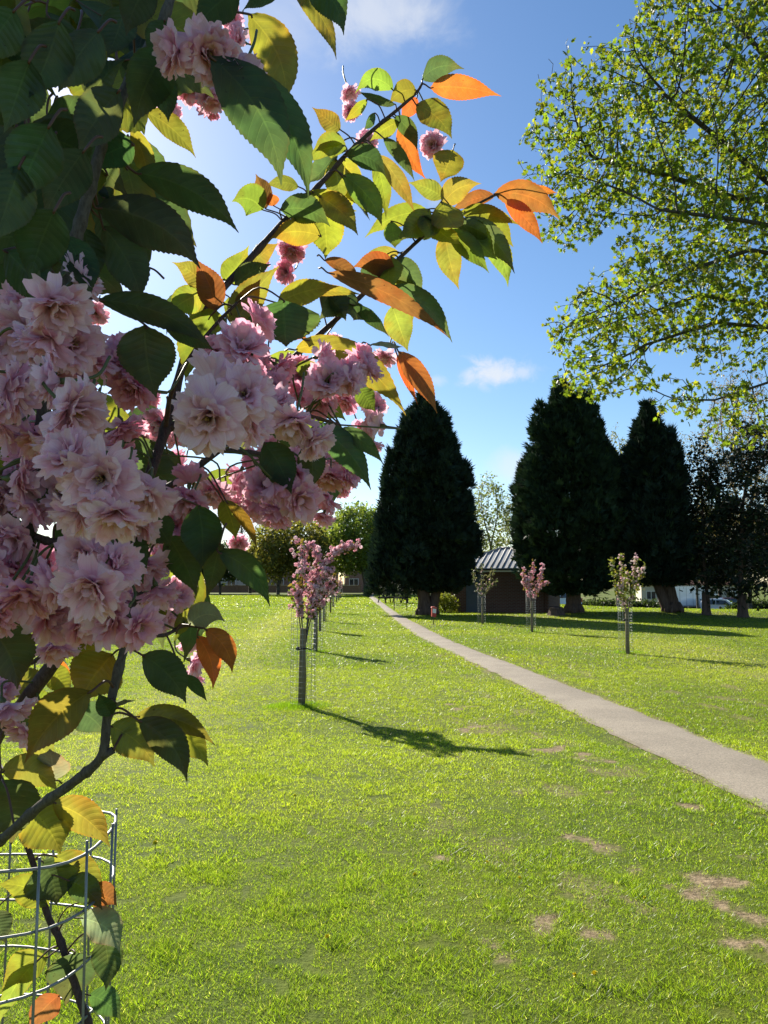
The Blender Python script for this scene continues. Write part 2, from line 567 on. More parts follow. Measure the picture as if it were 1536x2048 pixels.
def build_path():
    ys = np.concatenate([np.linspace(-6, 3, 12), np.arange(3.05, 30, .05), np.geomspace(30.2, 112, 120)])
    jl = (fbm(ys * 3.0, 2.2, 0, 5) - .5) * .13; jr = (fbm(ys * 3.0, 9.2, 0, 5) - .5) * .13
    a = path_l(ys) + jl; c = path_r(ys) + jr
    K = 7
    P = np.stack([a + (c - a) * k / (K - 1) for k in range(K)], 1)
    cam_ = np.array([0, .012, .016, .018, .016, .012, 0])
    Z = terrain(P, ys[:, None]) + .006 + cam_[None]
    v = np.stack([P, np.broadcast_to(ys[:, None], P.shape), Z], -1).reshape(-1, 3)
    n = len(ys)
    i = np.arange(K - 1)[None] + np.arange(n - 1)[:, None] * K
    f = np.stack([i, i + 1, i + K + 1, i + K], -1).reshape(-1, 4)
    l = np.stack([np.broadcast_to(np.linspace(-1, 1, K), P.shape), np.broadcast_to(ys[:, None], P.shape)], -1).reshape(-1, 2)
    b = MB(); b.add(v, f, 0, luv=l, smooth=True)
    t = NT("worn_asphalt")
    p = t.pos()
    st = t.math('ADD', t.math('MULTIPLY', t.noise(170, 3, .8, p), .5), t.math('MULTIPLY', t.noise(55, 4, .8, p), .5)); mid = t.noise(1.3, 5, .6, p); patch = t.noise(6, 5, .7, p)
    c = t.mix(t.ramp(mid, .3, .7), (.245, .207, .157), (.31, .263, .20))
    c = t.mix(t.ramp(st, .38, .62), t.mix(1, c, (.55, .55, .55), 'MULTIPLY'), t.mix(1, c, (1.35, 1.35, 1.35), 'MULTIPLY'))
    c = t.mix(t.math('MULTIPLY', t.ramp(patch, .58, .75), .35), c, (.12, .105, .09))
    wp = t.n('VectorMath', operation='ADD'); t.put(wp, 0, p); t.put(wp, 1, t.n('CombineXYZ', ins={0: t.noise(2.5, 5, .6, p), 1: t.noise(3.1, 5, .6, p), 2: 0.0}).outputs[0])
    vo = t.n('TexVoronoi', feature='DISTANCE_TO_EDGE'); vo.inputs['Scale'].default_value = .7; t.put(vo, 'Vector', wp.outputs[0])
    ck = t.math('MULTIPLY', t.math('SUBTRACT', 1.0, t.ramp(vo.outputs['Distance'], .004, .012)), t.ramp(t.noise(.5, 3, .5, p), .42, .6))
    c = t.mix(t.math('MULTIPLY', ck, .18), c, (.05, .045, .038))
    wide = t.noise(.25, 3, .5, p)
    c = t.mix(t.math('MULTIPLY', t.ramp(wide, .5, .56), .22), c, (.16, .14, .12))
    u = t.math('ABSOLUTE', t.n("SeparateXYZ", ins={0: t.attr("luv", "Vector")}).outputs[0])
    c = t.mix(t.math('MULTIPLY', t.ramp(u, .8, 1.0), t.ramp(patch, .35, .6)), c, (.20, .16, .10))
    m = t.done(t.principled(c, .85, 0, .3, t.bump(st, .9, .006)))
    setting(b.build("path", m))


build_path()

M['grass'] = leafy("grass_blade", .38, .58, (2.5, 2.55, 1.3), .5)


def build_grass():
    bands = ((2.45, 4.4, 26000, .0031, .021), (4.4, 8, 11500, .0044, .021), (8, 14, 4600, .0072, .023), (14, 25, 1400, .013, .030), (25, 46, 400, .024, .036), (46, 96, 70, .07, .05))
    V = []; C = []
    for y0, y1, den, w, h in bands:
        area = .66 * (y1 * y1 - y0 * y0)
        n = int(area * den)
        y = np.sqrt(rng.uniform(y0 * y0, y1 * y1, n)); x = rng.uniform(-.66, .66, n) * y
        d = dirt_mask(x, y)
        inp = (x > path_l(y) + .03 + .08 * fbm(y * 9, 1, 0, 3)) & (x < path_r(y) - .03 - .08 * fbm(y * 9, 4, 0, 3))
        n1 = fbm(x * 2.2, y * 2.2, 0, 4); n2 = vnoise(x * 11, y * 11, 3.0); n3 = vnoise(x * .45, y * .45, 5.0)
        keep = (vnoise(x * 13, y * 13, 6.0) < .86) & (~inp) & (rng.random(n) > d * 1.05) & (rng.random(n) < .70 + .55 * n1)
        x, y, n1, n2, n3 = x[keep], y[keep], n1[keep], n2[keep], n3[keep]
        n = len(x)
        tf = sstep(.52, .78, fbm(x * 5.5, y * 5.5, 8.0, 3)); hh = h * (.45 + .45 * n1 + .6 * n2 * n2 + .65 * tf) * rng.uniform(.55, 1.25, n)
        a = rng.uniform(0, 2 * math.pi, n); lean = rng.uniform(.2, 1.7, n) * hh; la = rng.uniform(0, 2 * math.pi, n)
        ww = w * rng.uniform(.6, 1.3, n)
        z = terrain(x, y) + (fbm(x * .9, y * .9, 0, 3) - .5) * .03 * (1 - sstep(10, 40, y)) - .004
        b0 = np.stack([x - np.cos(a) * ww / 2, y - np.sin(a) * ww / 2, z], -1)
        b1 = np.stack([x + np.cos(a) * ww / 2, y + np.sin(a) * ww / 2, z], -1)
        tp = np.stack([x + np.cos(la) * lean, y + np.sin(la) * lean, z + hh], -1)
        V.append(np.stack([b0, b1, tp], 1))
        g0 = np.array([.112, .170, .010]); g1 = np.array([.215, .258, .016]); dry = np.array([.33, .30, .11]); dk = np.array([.05, .095, .010])
        k = (sstep(.3, .7, n3) * .6 + .4 * rng.random(n))[:, None]
        c = g0 * (1 - k) + g1 * k
        k = (sstep(.5, .8, n2) * .5 * rng.random(n))[:, None]; c = c * (1 - k) + dk * k
        mm = mow(x, y)
        k = ((rng.random(n) < .07 + .42 * mm) * rng.uniform(.4, .95, n))[:, None]; c = c * (1 - k) + dry * k
        c = c * (rng.uniform(.35, 1.65, (n, 1)) * np.where(rng.random((n, 1)) < .05, 1.5, 1) if y0 < 8 else rng.uniform(.72, 1.28, (n, 1)))
        c = c * (1.10 if y0 < 8 else .95 if y0 < 14 else .84)
        C.append(np.repeat(c, 3, axis=0))
    # longer tufts left round the posts
    for (bx, by, rr, cnt, hgt) in ((-1.06, 9.87, .34, 2600, .10), (-1.22, 9.75, .30, 1500, .09), (-.505, 1.0, .3, 900, .10), (5.45, 17.3, .35, 700, .10), (-1.56, 17.6, .3, 700, .10), (4.75, 24.8, .3, 400, .11)):
        r_ = rr * np.sqrt(rng.random(cnt)); a = rng.uniform(0, 6.283, cnt)
        x = bx + r_ * np.cos(a) * 1.2; y = by + r_ * np.sin(a); hh = hgt * rng.uniform(.4, 1.1, cnt) * (1 - .5 * r_ / rr)
        a = rng.uniform(0, 6.283, cnt); la = rng.uniform(0, 6.283, cnt); ww = rng.uniform(.004, .008, cnt) * max(1, by / 9); z = np.zeros(cnt) - .02
        b0 = np.stack([x - np.cos(a) * ww / 2, y - np.sin(a) * ww / 2, z], -1); b1 = np.stack([x + np.cos(a) * ww / 2, y + np.sin(a) * ww / 2, z], -1)
        tp = np.stack([x + np.cos(la) * hh * .5, y + np.sin(la) * hh * .5, z + hh], -1)
        V.append(np.stack([b0, b1, tp], 1))
        C.append(np.repeat(np.array([.10, .168, .010]) * rng.uniform(.7, 1.3, (cnt, 1)), 3, axis=0))
    V = np.concatenate(V); n = len(V)
    b = MB(); b.add(V.reshape(-1, 3), np.arange(n * 3).reshape(-1, 3), 0, np.concatenate(C))
    setting(b.build("grass", M['grass']), "stuff")


build_grass()

# ------------------------------------------------------------------ trees
M['bark_grey'] = mat_bark("grey_bark", (.075, .062, .05), (.15, .13, .105), 18, .2, .7, .02)
M['bark_red'] = mat_bark("red_bark", (.085, .05, .035), (.17, .11, .08), 14, .12, .8, .03)
M['bark_dark'] = mat_bark("dark_bark", (.05, .045, .035), (.10, .09, .07), 18, .2, .7, .02)
M['crown'] = leafy("tree_leaf", .5, .45, (2.4, 2.3, 1.3), .3)
M['maple'] = leafy('maple_leaf', .45, .45, (3.9, 3.6, 1.6), .35)
M['conifer'] = leafy("conifer_spray", .65, .12, (1.2, 1.2, 1.0), .2)

# leaf templates -----------------------------------------------------
LEAF_V = np.array([[0, 0, 0], [.30, .28, .06], [.22, .68, .05], [0, 1, -.08], [-.22, .68, .05], [-.30, .28, .06], [0, .45, 0]])
LEAF_F = np.array([[0, 1, 6], [1, 2, 6], [2, 3, 6], [3, 4, 6], [4, 5, 6], [5, 0, 6]])
LOB_V = np.array([[0, 0, 0], [.34, -.06, .03], [.26, .16, .05], [.52, .40, .0], [.24, .48, .05], [.30, .80, -.02], [.10, .70, .03], [0, 1.02, -.1],
                  [-.10, .70, .03], [-.30, .80, -.02], [-.24, .48, .05], [-.52, .40, 0], [-.26, .16, .05], [-.34, -.06, .03], [0, .40, -.03]])
LOB_F = np.array([[i, i + 1, 14] for i in range(13)] + [[13, 0, 14]])
QUAD_V = np.array([[0, 0, 0], [.28, .5, .04], [0, 1, -.05], [-.28, .5, .04]])
QUAD_F = np.array([[0, 1, 2], [0, 2, 3]])


def spray_template(k=7, spread=1.0, seed=3):
    r = np.random.default_rng(seed); v = []; f = []
    for i in range(k):
        a = (i / (k - 1) - .5) * 2 * spread
        L_ = 1.0 - .45 * abs(a) / spread; w = .075
        d = np.array([math.sin(a), math.cos(a), r.uniform(-.18, .18)]); s = np.array([d[1], -d[0], r.uniform(-.6, .6)])
        st = np.array([0, .22 * i / k, 0])
        v += [st - s * w * .5, st + d * L_ * .55 + s * w, st + d * L_, st + d * L_ * .5 - s * w]
        f += [[4 * i, 4 * i + 1, 4 * i + 2], [4 * i, 4 * i + 2, 4 * i + 3]]
    return np.array(v), np.array(f)


SPR_V, SPR_F = spray_template()
CLU_V = []; CLU_F = []
_r = np.random.default_rng(5)
for _i in range(7):                                        # a loose bunch of seven leaves
    _d = unit(_r.normal(size=3)); _c = _d * _r.uniform(.25, .75); _s = unit(np.cross(_d, _r.normal(size=3))); _u = unit(_r.normal(size=3))
    CLU_V += [_c, _c + _s * .2 + _u * .2, _c + _u * .45, _c - _s * .2 + _u * .2]
    CLU_F += [[4 * _i, 4 * _i + 1, 4 * _i + 2], [4 * _i, 4 * _i + 2, 4 * _i + 3]]
CLU_V = np.array(CLU_V); CLU_F = np.array(CLU_F)


def frames(n, r, ydir=None, droop=0.0):
    y = unit(r.normal(size=(n, 3)))
    if ydir is not None:
        y = unit(ydir + y * .6)
    y[:, 2] -= droop; y = unit(y)
    x = unit(np.cross(y, unit(r.normal(size=(n, 3)))))
    return x, y, np.cross(x, y)


def conifer(name, label, base, prof, seed, lean=None, trunks=None, n=9000, col=(.016, .031, .019), lobes=.34, size=.46, group='dark conifers standing in a row across the lawn', zs=.9, extra=()):
    """prof: list of (height, half width, sideways shift).  extra: further spires (dx, dy, z0, z1, halfwidth)"""
    r = np.random.default_rng(seed)
    base = np.array(base, float)
    t = thing(name, label, 'conifer tree', base, 0, group)
    prof = np.array(prof, float); H = prof[-1, 0]; z0 = prof[0, 0]
    # points on and just under a lumpy surface
    N = int(n * 2.2)
    z = r.uniform(z0, H, N)
    rad = np.maximum(np.interp(z, prof[:, 0], prof[:, 1]) - .32, .04)
    keep = r.random(N) < (.12 + rad / prof[:, 1].max())
    z, rad = z[keep][:n], rad[keep][:n]; N = len(z)
    a = r.uniform(0, 2 * math.pi, N)
    lump = 1 + lobes * 2.2 * (fbm(np.cos(a) * 1.6 + seed, np.sin(a) * 1.6, z * .45, 3) - .5) + lobes * 1.6 * (fbm(np.cos(a) * 5 + seed, np.sin(a) * 5, z * 1.6, 2) - .5)
    dep = 1 - .55 * r.random(N) ** 2.2
    rr = rad * lump * dep
    cx = np.interp(z, prof[:, 0], prof[:, 2])
    P = np.stack([cx + rr * np.cos(a), rr * np.sin(a), z], -1)
    out = np.stack([np.cos(a), np.sin(a), np.full(N, zs)], -1)
    for (ex, ey, ez0, ez1, ew) in extra:
        m = n // 9
        q = r.uniform(0, 1, m) ** .75; zz = ez1 - (ez1 - ez0) * q; aa = r.uniform(0, 6.283, m); er = ew * (q ** .7) * (1 - .5 * r.random(m) ** 2) * (1 + .5 * (fbm(np.cos(aa) * 3, np.sin(aa) * 3, zz * 1.5, 2) - .5))
        P = np.concatenate([P, np.stack([ex + er * np.cos(aa), ey + er * np.sin(aa), zz], -1)])
        out = np.concatenate([out, np.stack([np.cos(aa), np.sin(aa), np.full(m, zs * 1.4)], -1)])
    for _k in range(26):                       # upright plumes that break the outline
        m = n // 55; z1 = r.uniform(z0 + .25 * (H - z0), H * .93); aa = r.uniform(0, 6.283); R1 = np.interp(z1 - .9, prof[:, 0], prof[:, 1]) * .86
        px_ = np.interp(z1, prof[:, 0], prof[:, 2]) + R1 * math.cos(aa); py_ = R1 * math.sin(aa); hh = r.uniform(1.0, 2.2)
        q = r.random(m) ** .7; th = r.uniform(0, 6.283, m); er = r.uniform(.28, .5) * q ** .8
        P = np.concatenate([P, np.stack([px_ + er * np.cos(th), py_ + er * np.sin(th), z1 + .25 - hh * q], -1)])
        out = np.concatenate([out, np.stack([.5 * np.cos(th), .5 * np.sin(th), np.full(m, 1.0)], -1)])
    N = len(P)
    y = unit(out + r.normal(size=(N, 3)) * .42)
    x = unit(np.cross(y, out + r.normal(size=(N, 3)) * 1.0)); zz = np.cross(x, y)
    k = (.75 + .6 * r.random(N))[:, None] * (.8 + .5 * fbm(P[:, 0] * .9, P[:, 1] * .9, P[:, 2] * .9 + seed, 3))[:, None]
    c = np.array(col)[None] * k
    w = (r.random(N) < .05)[:, None]; c = np.where(w, c * np.array([2.2, 1.9, 1.2]), c)
    b = MB(); b.inst(SPR_V, SPR_F, P, x, y, zz, size * r.uniform(.6, 1.15, N), 0, c)
    b.build('crown', M['conifer'], t)
    for tr in trunks:
        bt = MB(); pts = np.array(tr[0], float); bt.tube(spline(pts, 5), np.interp(np.linspace(0, 1, (len(pts) - 1) * 5 + 1), np.linspace(0, 1, len(tr[1])), tr[1]) * (1 + .12 * (r.random((len(pts) - 1) * 5 + 1) - .5)), 12)
        # root flare
        p0 = pts[0]
        for k_ in range(6):
            an = k_ * 1.05 + r.uniform(-.3, .3); R0 = tr[1][0]
            bt.tube([p0 + [math.cos(an) * R0 * .55, math.sin(an) * R0 * .55, .5 * R0 + .25], p0 + [math.cos(an) * R0 * 1.0, math.sin(an) * R0 * 1.0, .12], p0 + [math.cos(an) * R0 * 1.2, math.sin(an) * R0 * 1.2, -.08]], [R0 * .34, R0 * .38, R0 * .2], 6)
        bt.build('trunk', M['bark_red'], t)
    return t


def spline(P, k):
    """smooth curve through the points, k steps per stretch"""
    P = np.asarray(P, float)
    if len(P) < 3:
        return np.array([P[0] + (P[-1] - P[0]) * i / k for i in range(k + 1)])
    Q = np.concatenate([[2 * P[0] - P[1]], P, [2 * P[-1] - P[-2]]]); o = []
    for i in range(1, len(Q) - 2):
        for j in range(k):
            s = j / k
            o.append(.5 * ((2 * Q[i]) + (-Q[i - 1] + Q[i + 1]) * s + (2 * Q[i - 1] - 5 * Q[i] + 4 * Q[i + 1] - Q[i + 2]) * s * s + (-Q[i - 1] + 3 * Q[i] - 3 * Q[i + 1] + Q[i + 2]) * s ** 3))
    o.append(P[-1])
    return np.array(o)


def grow(att, start, D, di, dk, iters=120, seed=0, grav=0.0):
    """branches that reach for a cloud of points; start: list of chains (each a list of points), later chains join the nearest earlier node"""
    r = np.random.default_rng(seed)
    nodes = []; par = []
    for ch in start:
        prev = -1
        if nodes:
            d = np.linalg.norm(np.array(nodes) - ch[0], axis=1); prev = int(d.argmin())
        L_ = [np.array(ch[0], float)]
        for q in ch[1:]:
            q = np.array(q, float); s = L_[-1]; m = max(1, int(np.linalg.norm(q - s) / D))
            for j in range(1, m + 1):
                L_.append(s + (q - s) * j / m)
        for q in L_:
            nodes.append(q); par.append(prev); prev = len(nodes) - 1
    att = np.array(att, float); alive = np.ones(len(att), bool)
    near = np.full(len(att), -1); nd = np.full(len(att), 1e9); new0 = 0
    for it in range(iters):
        blk = np.array(nodes[new0:])
        if len(blk) == 0:
            break
        idx = np.nonzero(alive)[0]
        if len(idx) == 0:
            break
        for s in range(0, len(blk), 400):
            d = np.linalg.norm(att[idx][:, None] - blk[None, s:s + 400], axis=2)
            j = d.argmin(1); dm = d[np.arange(len(idx)), j]
            up = dm < nd[idx]
            near[idx[up]] = new0 + s + j[up]; nd[idx[up]] = dm[up]
        alive &= nd > dk
        act = np.nonzero(alive & (nd < di))[0]
        if len(act) == 0:
            break
        new0 = len(nodes)
        acc = {}
        for a_ in act:
            acc.setdefault(int(near[a_]), []).append(a_)
        for q, lst in acc.items():
            v = unit(att[lst] - nodes[q]).sum(0) + r.normal(size=3) * .25
            v[2] -= grav
            p = nodes[q] + unit(v) * D
            nodes.append(p); par.append(q)
        if len(nodes) > 30000:
            break
    return np.array(nodes), np.array(par)


def skeleton(nodes, par, r_tip, r_max, expo=2.3):
    n = len(nodes); ch = np.zeros(n, int); w = np.zeros(n)
    for i in range(n):
        if par[i] >= 0:
            ch[par[i]] += 1
    for i in range(n - 1, -1, -1):
        if ch[i] == 0:
            w[i] = r_tip ** expo
        if par[i] >= 0:
            w[par[i]] += w[i]
    rad = np.minimum(w ** (1 / expo), r_max)
    return rad, ch


def skel_mesh(b, nodes, par, rad, sides=5, mat=0, rmin=0.0):
    i = np.nonzero((par >= 0) & (rad >= rmin))[0]
    A = nodes[par[i]]; B = nodes[i]; ra = np.minimum(rad[par[i]], rad[i] * 1.7); rb = rad[i]
    t = unit(B - A); ref = np.where(np.abs(t[:, 2:3]) > .9, np.array([[1.0, 0, 0]]), np.array([[0, 0, 1.0]]))
    x = unit(np.cross(t, ref)); y = np.cross(t, x)
    an = np.arange(sides) * 2 * math.pi / sides
    ring = np.cos(an)[None, :, None] * x[:, None] + np.sin(an)[None, :, None] * y[:, None]
    B = B + t * rb[:, None] * .4
    V = np.concatenate([A[:, None] + ring * ra[:, None, None], B[:, None] + ring * rb[:, None, None]], 1)
    m = len(i); k = np.arange(sides); k2 = (k + 1) % sides
    f = np.stack([k, k2, k2 + sides, k + sides], -1)
    F = (f[None] + (np.arange(m) * 2 * sides)[:, None, None]).reshape(-1, 4)
    b.add(V.reshape(-1, 3), F, mat, smooth=True)


def ell(c, rx, ry, rz, n, r, shell=.0):
    u = unit(r.normal(size=(n, 3))); q = r.random(n) ** (1 / 3)
    if shell:
        q = shell + (1 - shell) * q
    return np.array(c) + u * q[:, None] * np.array([rx, ry, rz])


def vary(base, n, r, lo=.6, hi=1.4, alt=None, p=.25):
    c = np.array(base)[None] * r.uniform(lo, hi, (n, 1))
    if alt is not None:
        k = (r.random(n) < p)[:, None]; c = np.where(k, np.array(alt)[None] * r.uniform(lo, hi, (n, 1)), c)
    return c


def broadleaf(name, label, base, ells, trunk, seed, natt=500, D=.5, r_tip=.02, r_max=.4, leaf=.5, per=3, col=(.06, .11, .015), alt=None, bark='bark_grey', tmpl='clu', group=None, leafp=1.0, droop=.2, di=6.0, cat='tree', lim=0):
    r = np.random.default_rng(seed); base = np.array(base, float)
    t = thing(name, label, cat, base, 0, group)
    tot = sum(e[3] * e[4] * e[5] for e in ells)
    att = np.concatenate([ell(e[:3], e[3], e[4], e[5], max(8, int(natt * e[3] * e[4] * e[5] / tot)), r, .35) for e in ells])
    nodes, par = grow(att, trunk, D, di, D * 1.3, 90, seed)
    rad, ch = skeleton(nodes, par, r_tip, r_max)
    b = MB(); skel_mesh(b, nodes, par, rad, 5)
    b.build('trunk', M[bark], t)
    if per > 0:
        tip = np.nonzero(rad < r_tip * 2.9)[0]
        tip = tip[r.random(len(tip)) < leafp]
        P = np.repeat(nodes[tip], per, axis=0) + r.normal(size=(len(tip) * per, 3)) * D * .45
        n = len(P)
        x, y, z = frames(n, r, None, droop)
        c = vary(col, n, r, .6, 1.4, alt) * (.7 + .6 * fbm(P[:, 0] * .6, P[:, 1] * .6, P[:, 2] * .6, 2))[:, None]
        tv, tf = {'clu': (CLU_V, CLU_F), 'leaf': (LEAF_V, LEAF_F), 'lob': (LOB_V, LOB_F)}[tmpl]
        b2 = MB(); b2.inst(tv, tf, P, x, y, z, leaf * r.uniform(.6, 1.25, n), 0, c)
        b2.build('crown', M['crown'], t)
    return t


def px_base(px, py):
    p = gp(px, py); p[2] = float(terrain(p[0], p[1])); return p


Y0 = 36.7
_s = Y0 / F_PX                                             # metres per pixel at the row of conifers


def zz(py, Y=Y0):
    return float(at(768, py, Y)[2])


def mk(prof, cx):
    return [(zz(py), hw * _s, (x - cx) * _s) for py, hw, x in prof]


CON = 'dark conifers standing in a row across the lawn'
bA = px_base(850, 1230)
conifer('conifer_tree', 'very dark broad conifer beside the path with a red bin in front of its trunk', bA,
        mk([(1186, 38, 885), (1165, 76, 874), (1080, 90, 868), (1000, 77, 868), (930, 66, 864), (870, 55, 858), (830, 44, 854), (805, 24, 850), (784, 5, 848)], 850), 11,
        trunks=[([(0, 0, 0), (-.05, 0, .8), (-.15, 0, 1.8), (-.2, .1, 4)], [.36, .30, .29, .15]), ([(.35, .15, 0), (.5, .15, .9), (.8, .1, 2.0), (.9, .1, 4)], [.28, .24, .2, .12])],
        n=11000, extra=((-1.55, -.1, 1.3, 8.0, 1.05), (-1.6, .1, .9, 6.4, 1.15), (-1.5, -.3, 1.6, 5.0, 1.2), (-.7, .2, 5.5, 9.9, .8), (.5, -.2, 6.0, 9.9, .8)))
bB = px_base(1148, 1230)
conifer('conifer_tree', 'broadest dark conifer, twin topped, overlapping the right side of the brick hut', bB,
        mk([(1196, 50, 1150), (1180, 84, 1150), (1150, 100, 1142), (1060, 110, 1138), (960, 98, 1140), (880, 74, 1142), (820, 46, 1142), (790, 22, 1138), (764, 5, 1130)], 1148), 12,
        trunks=[([(0, 0, 0), (0, 0, 1.0), (.05, 0, 2.2), (0, 0, 5)], [.40, .35, .34, .2])], n=11500, col=(.020, .039, .018),
        extra=((-.6, 0, 6.5, 11.0, .7), (.6, .1, 6.5, 10.7, .7)))
bC = px_base(1342, 1232)
conifer('conifer_tree', 'dark conifer with a leaning forked trunk, next right of the broadest one', bC,
        mk([(1180, 44, 1325), (1165, 70, 1320), (1080, 76, 1314), (980, 66, 1312), (920, 52, 1310), (870, 32, 1310), (845, 18, 1310), (822, 4, 1308)], 1342), 13,
        trunks=[([(-.1, 0, 0), (-.4, 0, .8), (-.75, 0, 1.9), (-.9, 0, 4)], [.27, .23, .21, .14]), ([(.15, 0, 0), (.02, .1, .9), (-.25, .1, 2.1), (-.4, .1, 4.5)], [.34, .29, .27, .15])],
        n=8000, extra=((-.8, 0, 6.5, 9.6, .7),))


def yew(label, base, prof, trunk, seed, n, trr):
    """dark ragged tree whose crown shows gaps of sky"""
    r = np.random.default_rng(seed); base = np.array(base)
    t = thing('yew_tree', label, 'tree', base, 0, 'ragged dark trees at the end of the conifer row')
    prof = np.array(prof)
    att = []
    for i in range(len(prof) - 1):
        (z1, w1, s1), (z2, w2, s2) = prof[i], prof[i + 1]
        m = int(n * abs(z2 - z1) * (w1 + w2) / 30)
        q = r.random(m); a = r.uniform(0, 6.283, m); rr = np.sqrt(r.random(m))
        w = (w1 + (w2 - w1) * q) * rr
        att.append(np.stack([s1 + (s2 - s1) * q + w * np.cos(a), w * np.sin(a) * .9, z1 + (z2 - z1) * q], -1))
    att = np.concatenate(att)
    nodes, par = grow(att, [trunk], .32, 4, .42, 90, seed)
    rad, ch = skeleton(nodes, par, .014, trr)
    b = MB(); skel_mesh(b, nodes, par, rad, 6)
    bt = b; p0 = np.array(trunk[0], float)
    bt.tube(spline(np.array([p0 - [0, 0, .1], p0 + [0, 0, .25], p0 + [0, 0, 1.0]]), 4), [trr * 1.7, trr * 1.5, trr * 1.3, trr * 1.2, trr * 1.1, trr * 1.08, trr * 1.05, trr, trr], 10)
    b.build('trunk', M['bark_red'], t)
    tip = np.nonzero(rad < .045)[0]; per = 4
    P = np.repeat(nodes[tip], per, axis=0) + r.normal(size=(len(tip) * per, 3)) * .17
    N = len(P); x, y, z = frames(N, r, None, .3)
    b2 = MB(); b2.inst(CLU_V, CLU_F, P, x, y, z, .40 * r.uniform(.6, 1.3, N), 0, vary((.014, .022, .010), N, r, .6, 1.5, (.03, .045, .012), .12))
    b2.build('crown', M['conifer'], t)


bD = px_base(1413, 1234); bE = px_base(1486, 1236)
yew('slimmer ragged dark tree standing between the fork-trunked conifer and the last tree of the row', bD,
    [(zz(1190), .8, .1), (zz(1150), 1.25, 0), (zz(1000), 1.25, 0), (zz(930), .9, 0), (zz(890), .3, -.1)], [(0, 0, 0), (.05, 0, 1.2), (-.05, 0, 2.6), (0, 0, 5)], 14, 640, .17)
yew('wider ragged dark tree ending the row at the edge of the view', bE,
    [(zz(1195), .9, .3), (zz(1150), 1.9, .5), (zz(1000), 2.0, .5), (zz(920), 1.5, .6), (zz(870), .4, .7)], [(0, 0, 0), (-.08, 0, 1.2), (.02, 0, 2.6), (.2, 0, 5)], 15, 560, .2)

# trees further back ---------------------------------------------------
FAR = 'trees along the far side of the park'


def far_tree(name, label, px, Y, top, hw, trunk_px, col, alt, seed, bottom=1150, dens=1.0, per=3, leaf=1.0, leafp=1.0, natt=1100, r_max=.45, group=FAR, ellx=None, D=.6, bark='bark_grey', r_tip=.026, droop=.2):
    s = Y / F_PX
    b0 = at(trunk_px, 1165 + 1.55 / s, Y); b0[2] = float(terrain(b0[0], b0[1]))
    cx = (px - trunk_px) * s
    zt = float(at(px, top, Y)[2]) - b0[2]; zb = float(at(px, bottom, Y)[2]) - b0[2]
    H = zt - zb; w = hw * s
    ells = [(cx, 0, zb + H * .55, w * .85, w * .8, H * .45), (cx - w * .35, 0, zb + H * .35, w * .65, w * .7, H * .33), (cx + w * .35, .5, zb + H * .38, w * .65, w * .7, H * .34)] if ellx is None else ellx
    tr = [[(0, 0, -.2), (0, 0, zb * .6), (cx * .4, 0, zb + .15 * H)], [(cx * .4, 0, zb + .15 * H), (cx * .6 - w * .3, 0, zb + .4 * H)], [(cx * .4, 0, zb + .15 * H), (cx * .6 + w * .3, .2, zb + .42 * H)]]
    return broadleaf(name, label, b0, ells, tr, seed, int(natt * dens), D, r_tip, r_max, leaf, per, col, alt, bark, 'clu', group, leafp, di=9, droop=droop)


far_tree('oak_tree', 'yellow green rounded tree across the field, above the blossoming sapling', 578, 95, 1035, 92, 556, (.11, .115, .028), (.15, .135, .03), 21, 1160, 1.5)
far_tree('lime_tree', 'fresh green tall tree beside the far end of the path', 715, 98, 1005, 72, 730, (.11, .155, .03), (.14, .18, .035), 22, 1152, 1.6)
far_tree('lime_tree', 'paler green tree between the yellow green tree and the fresh green one', 662, 108, 1040, 50, 672, (.13, .165, .05), (.16, .19, .05), 23, 1150, 1.1)
far_tree('lime_tree', 'mid green tree half hidden behind the very dark broad conifer', 770, 104, 1050, 50, 752, (.085, .125, .028), (.11, .15, .03), 24, 1155, 1.1)
far_tree('bare_tree', 'bare grey branched tree beyond the field, just left of the yellow green tree', 505, 112, 1035, 58, 500, (.09, .08, .05), None, 25, 1140, 1.1, per=1, leaf=.5, leafp=.25, r_tip=.035)
far_tree('dark_tree', 'dense dark green tree on the far edge of the field, below the blossom', 430, 105, 1085, 70, 440, (.03, .05, .022), (.045, .06, .02), 26, 1165, 1.3)
far_tree('dark_tree', 'second dense dark tree on the far edge, seen under the pink clusters', 330, 108, 1075, 75, 330, (.03, .052, .02), None, 27, 1165, 1.2)
far_tree('dark_tree', 'third dense dark tree on the far edge, behind the hanging blossom', 205, 105, 1085, 75, 205, (.028, .048, .022), None, 28, 1165, 1.2)
far_tree('dark_tree', 'fourth dense dark tree on the far edge, at the side of the field', 70, 105, 1080, 80, 70, (.028, .048, .022), None, 29, 1165, 1.2)
far_tree('birch_tree', 'thin pale green tree with upright stems between two dark conifers', 985, 68, 922, 44, 982, (.10, .13, .035), (.14, .15, .05), 30, 1120, 1.1, per=3, leaf=.5, leafp=.75, D=.45, r_tip=.018, r_max=.14,
         ellx=[(0, 0, 8.6, 1.4, 1.4, 2.6), (-.7, 0, 6.5, 1.0, 1.2, 2.8), (.8, 0, 6.3, 1.1, 1.2, 2.8), (0, 0, 4.5, 1.5, 1.3, 1.6)])
far_tree('birch_tree', 'thin olive tree showing behind the hut roof', 1032, 74, 985, 36, 1040, (.09, .10, .035), (.13, .12, .05), 31, 1125, .8, per=3, leaf=.45, leafp=.7, D=.45, r_tip=.018, r_max=.14)
far_tree('birch_tree', 'thin pale tree in the gap between the broadest conifer and its neighbour', 1240, 72, 855, 48, 1235, (.12, .13, .05), (.15, .14, .06), 32, 1130, 1.0, per=3, leaf=.45, leafp=.7, D=.5, r_tip=.018, r_max=.16)
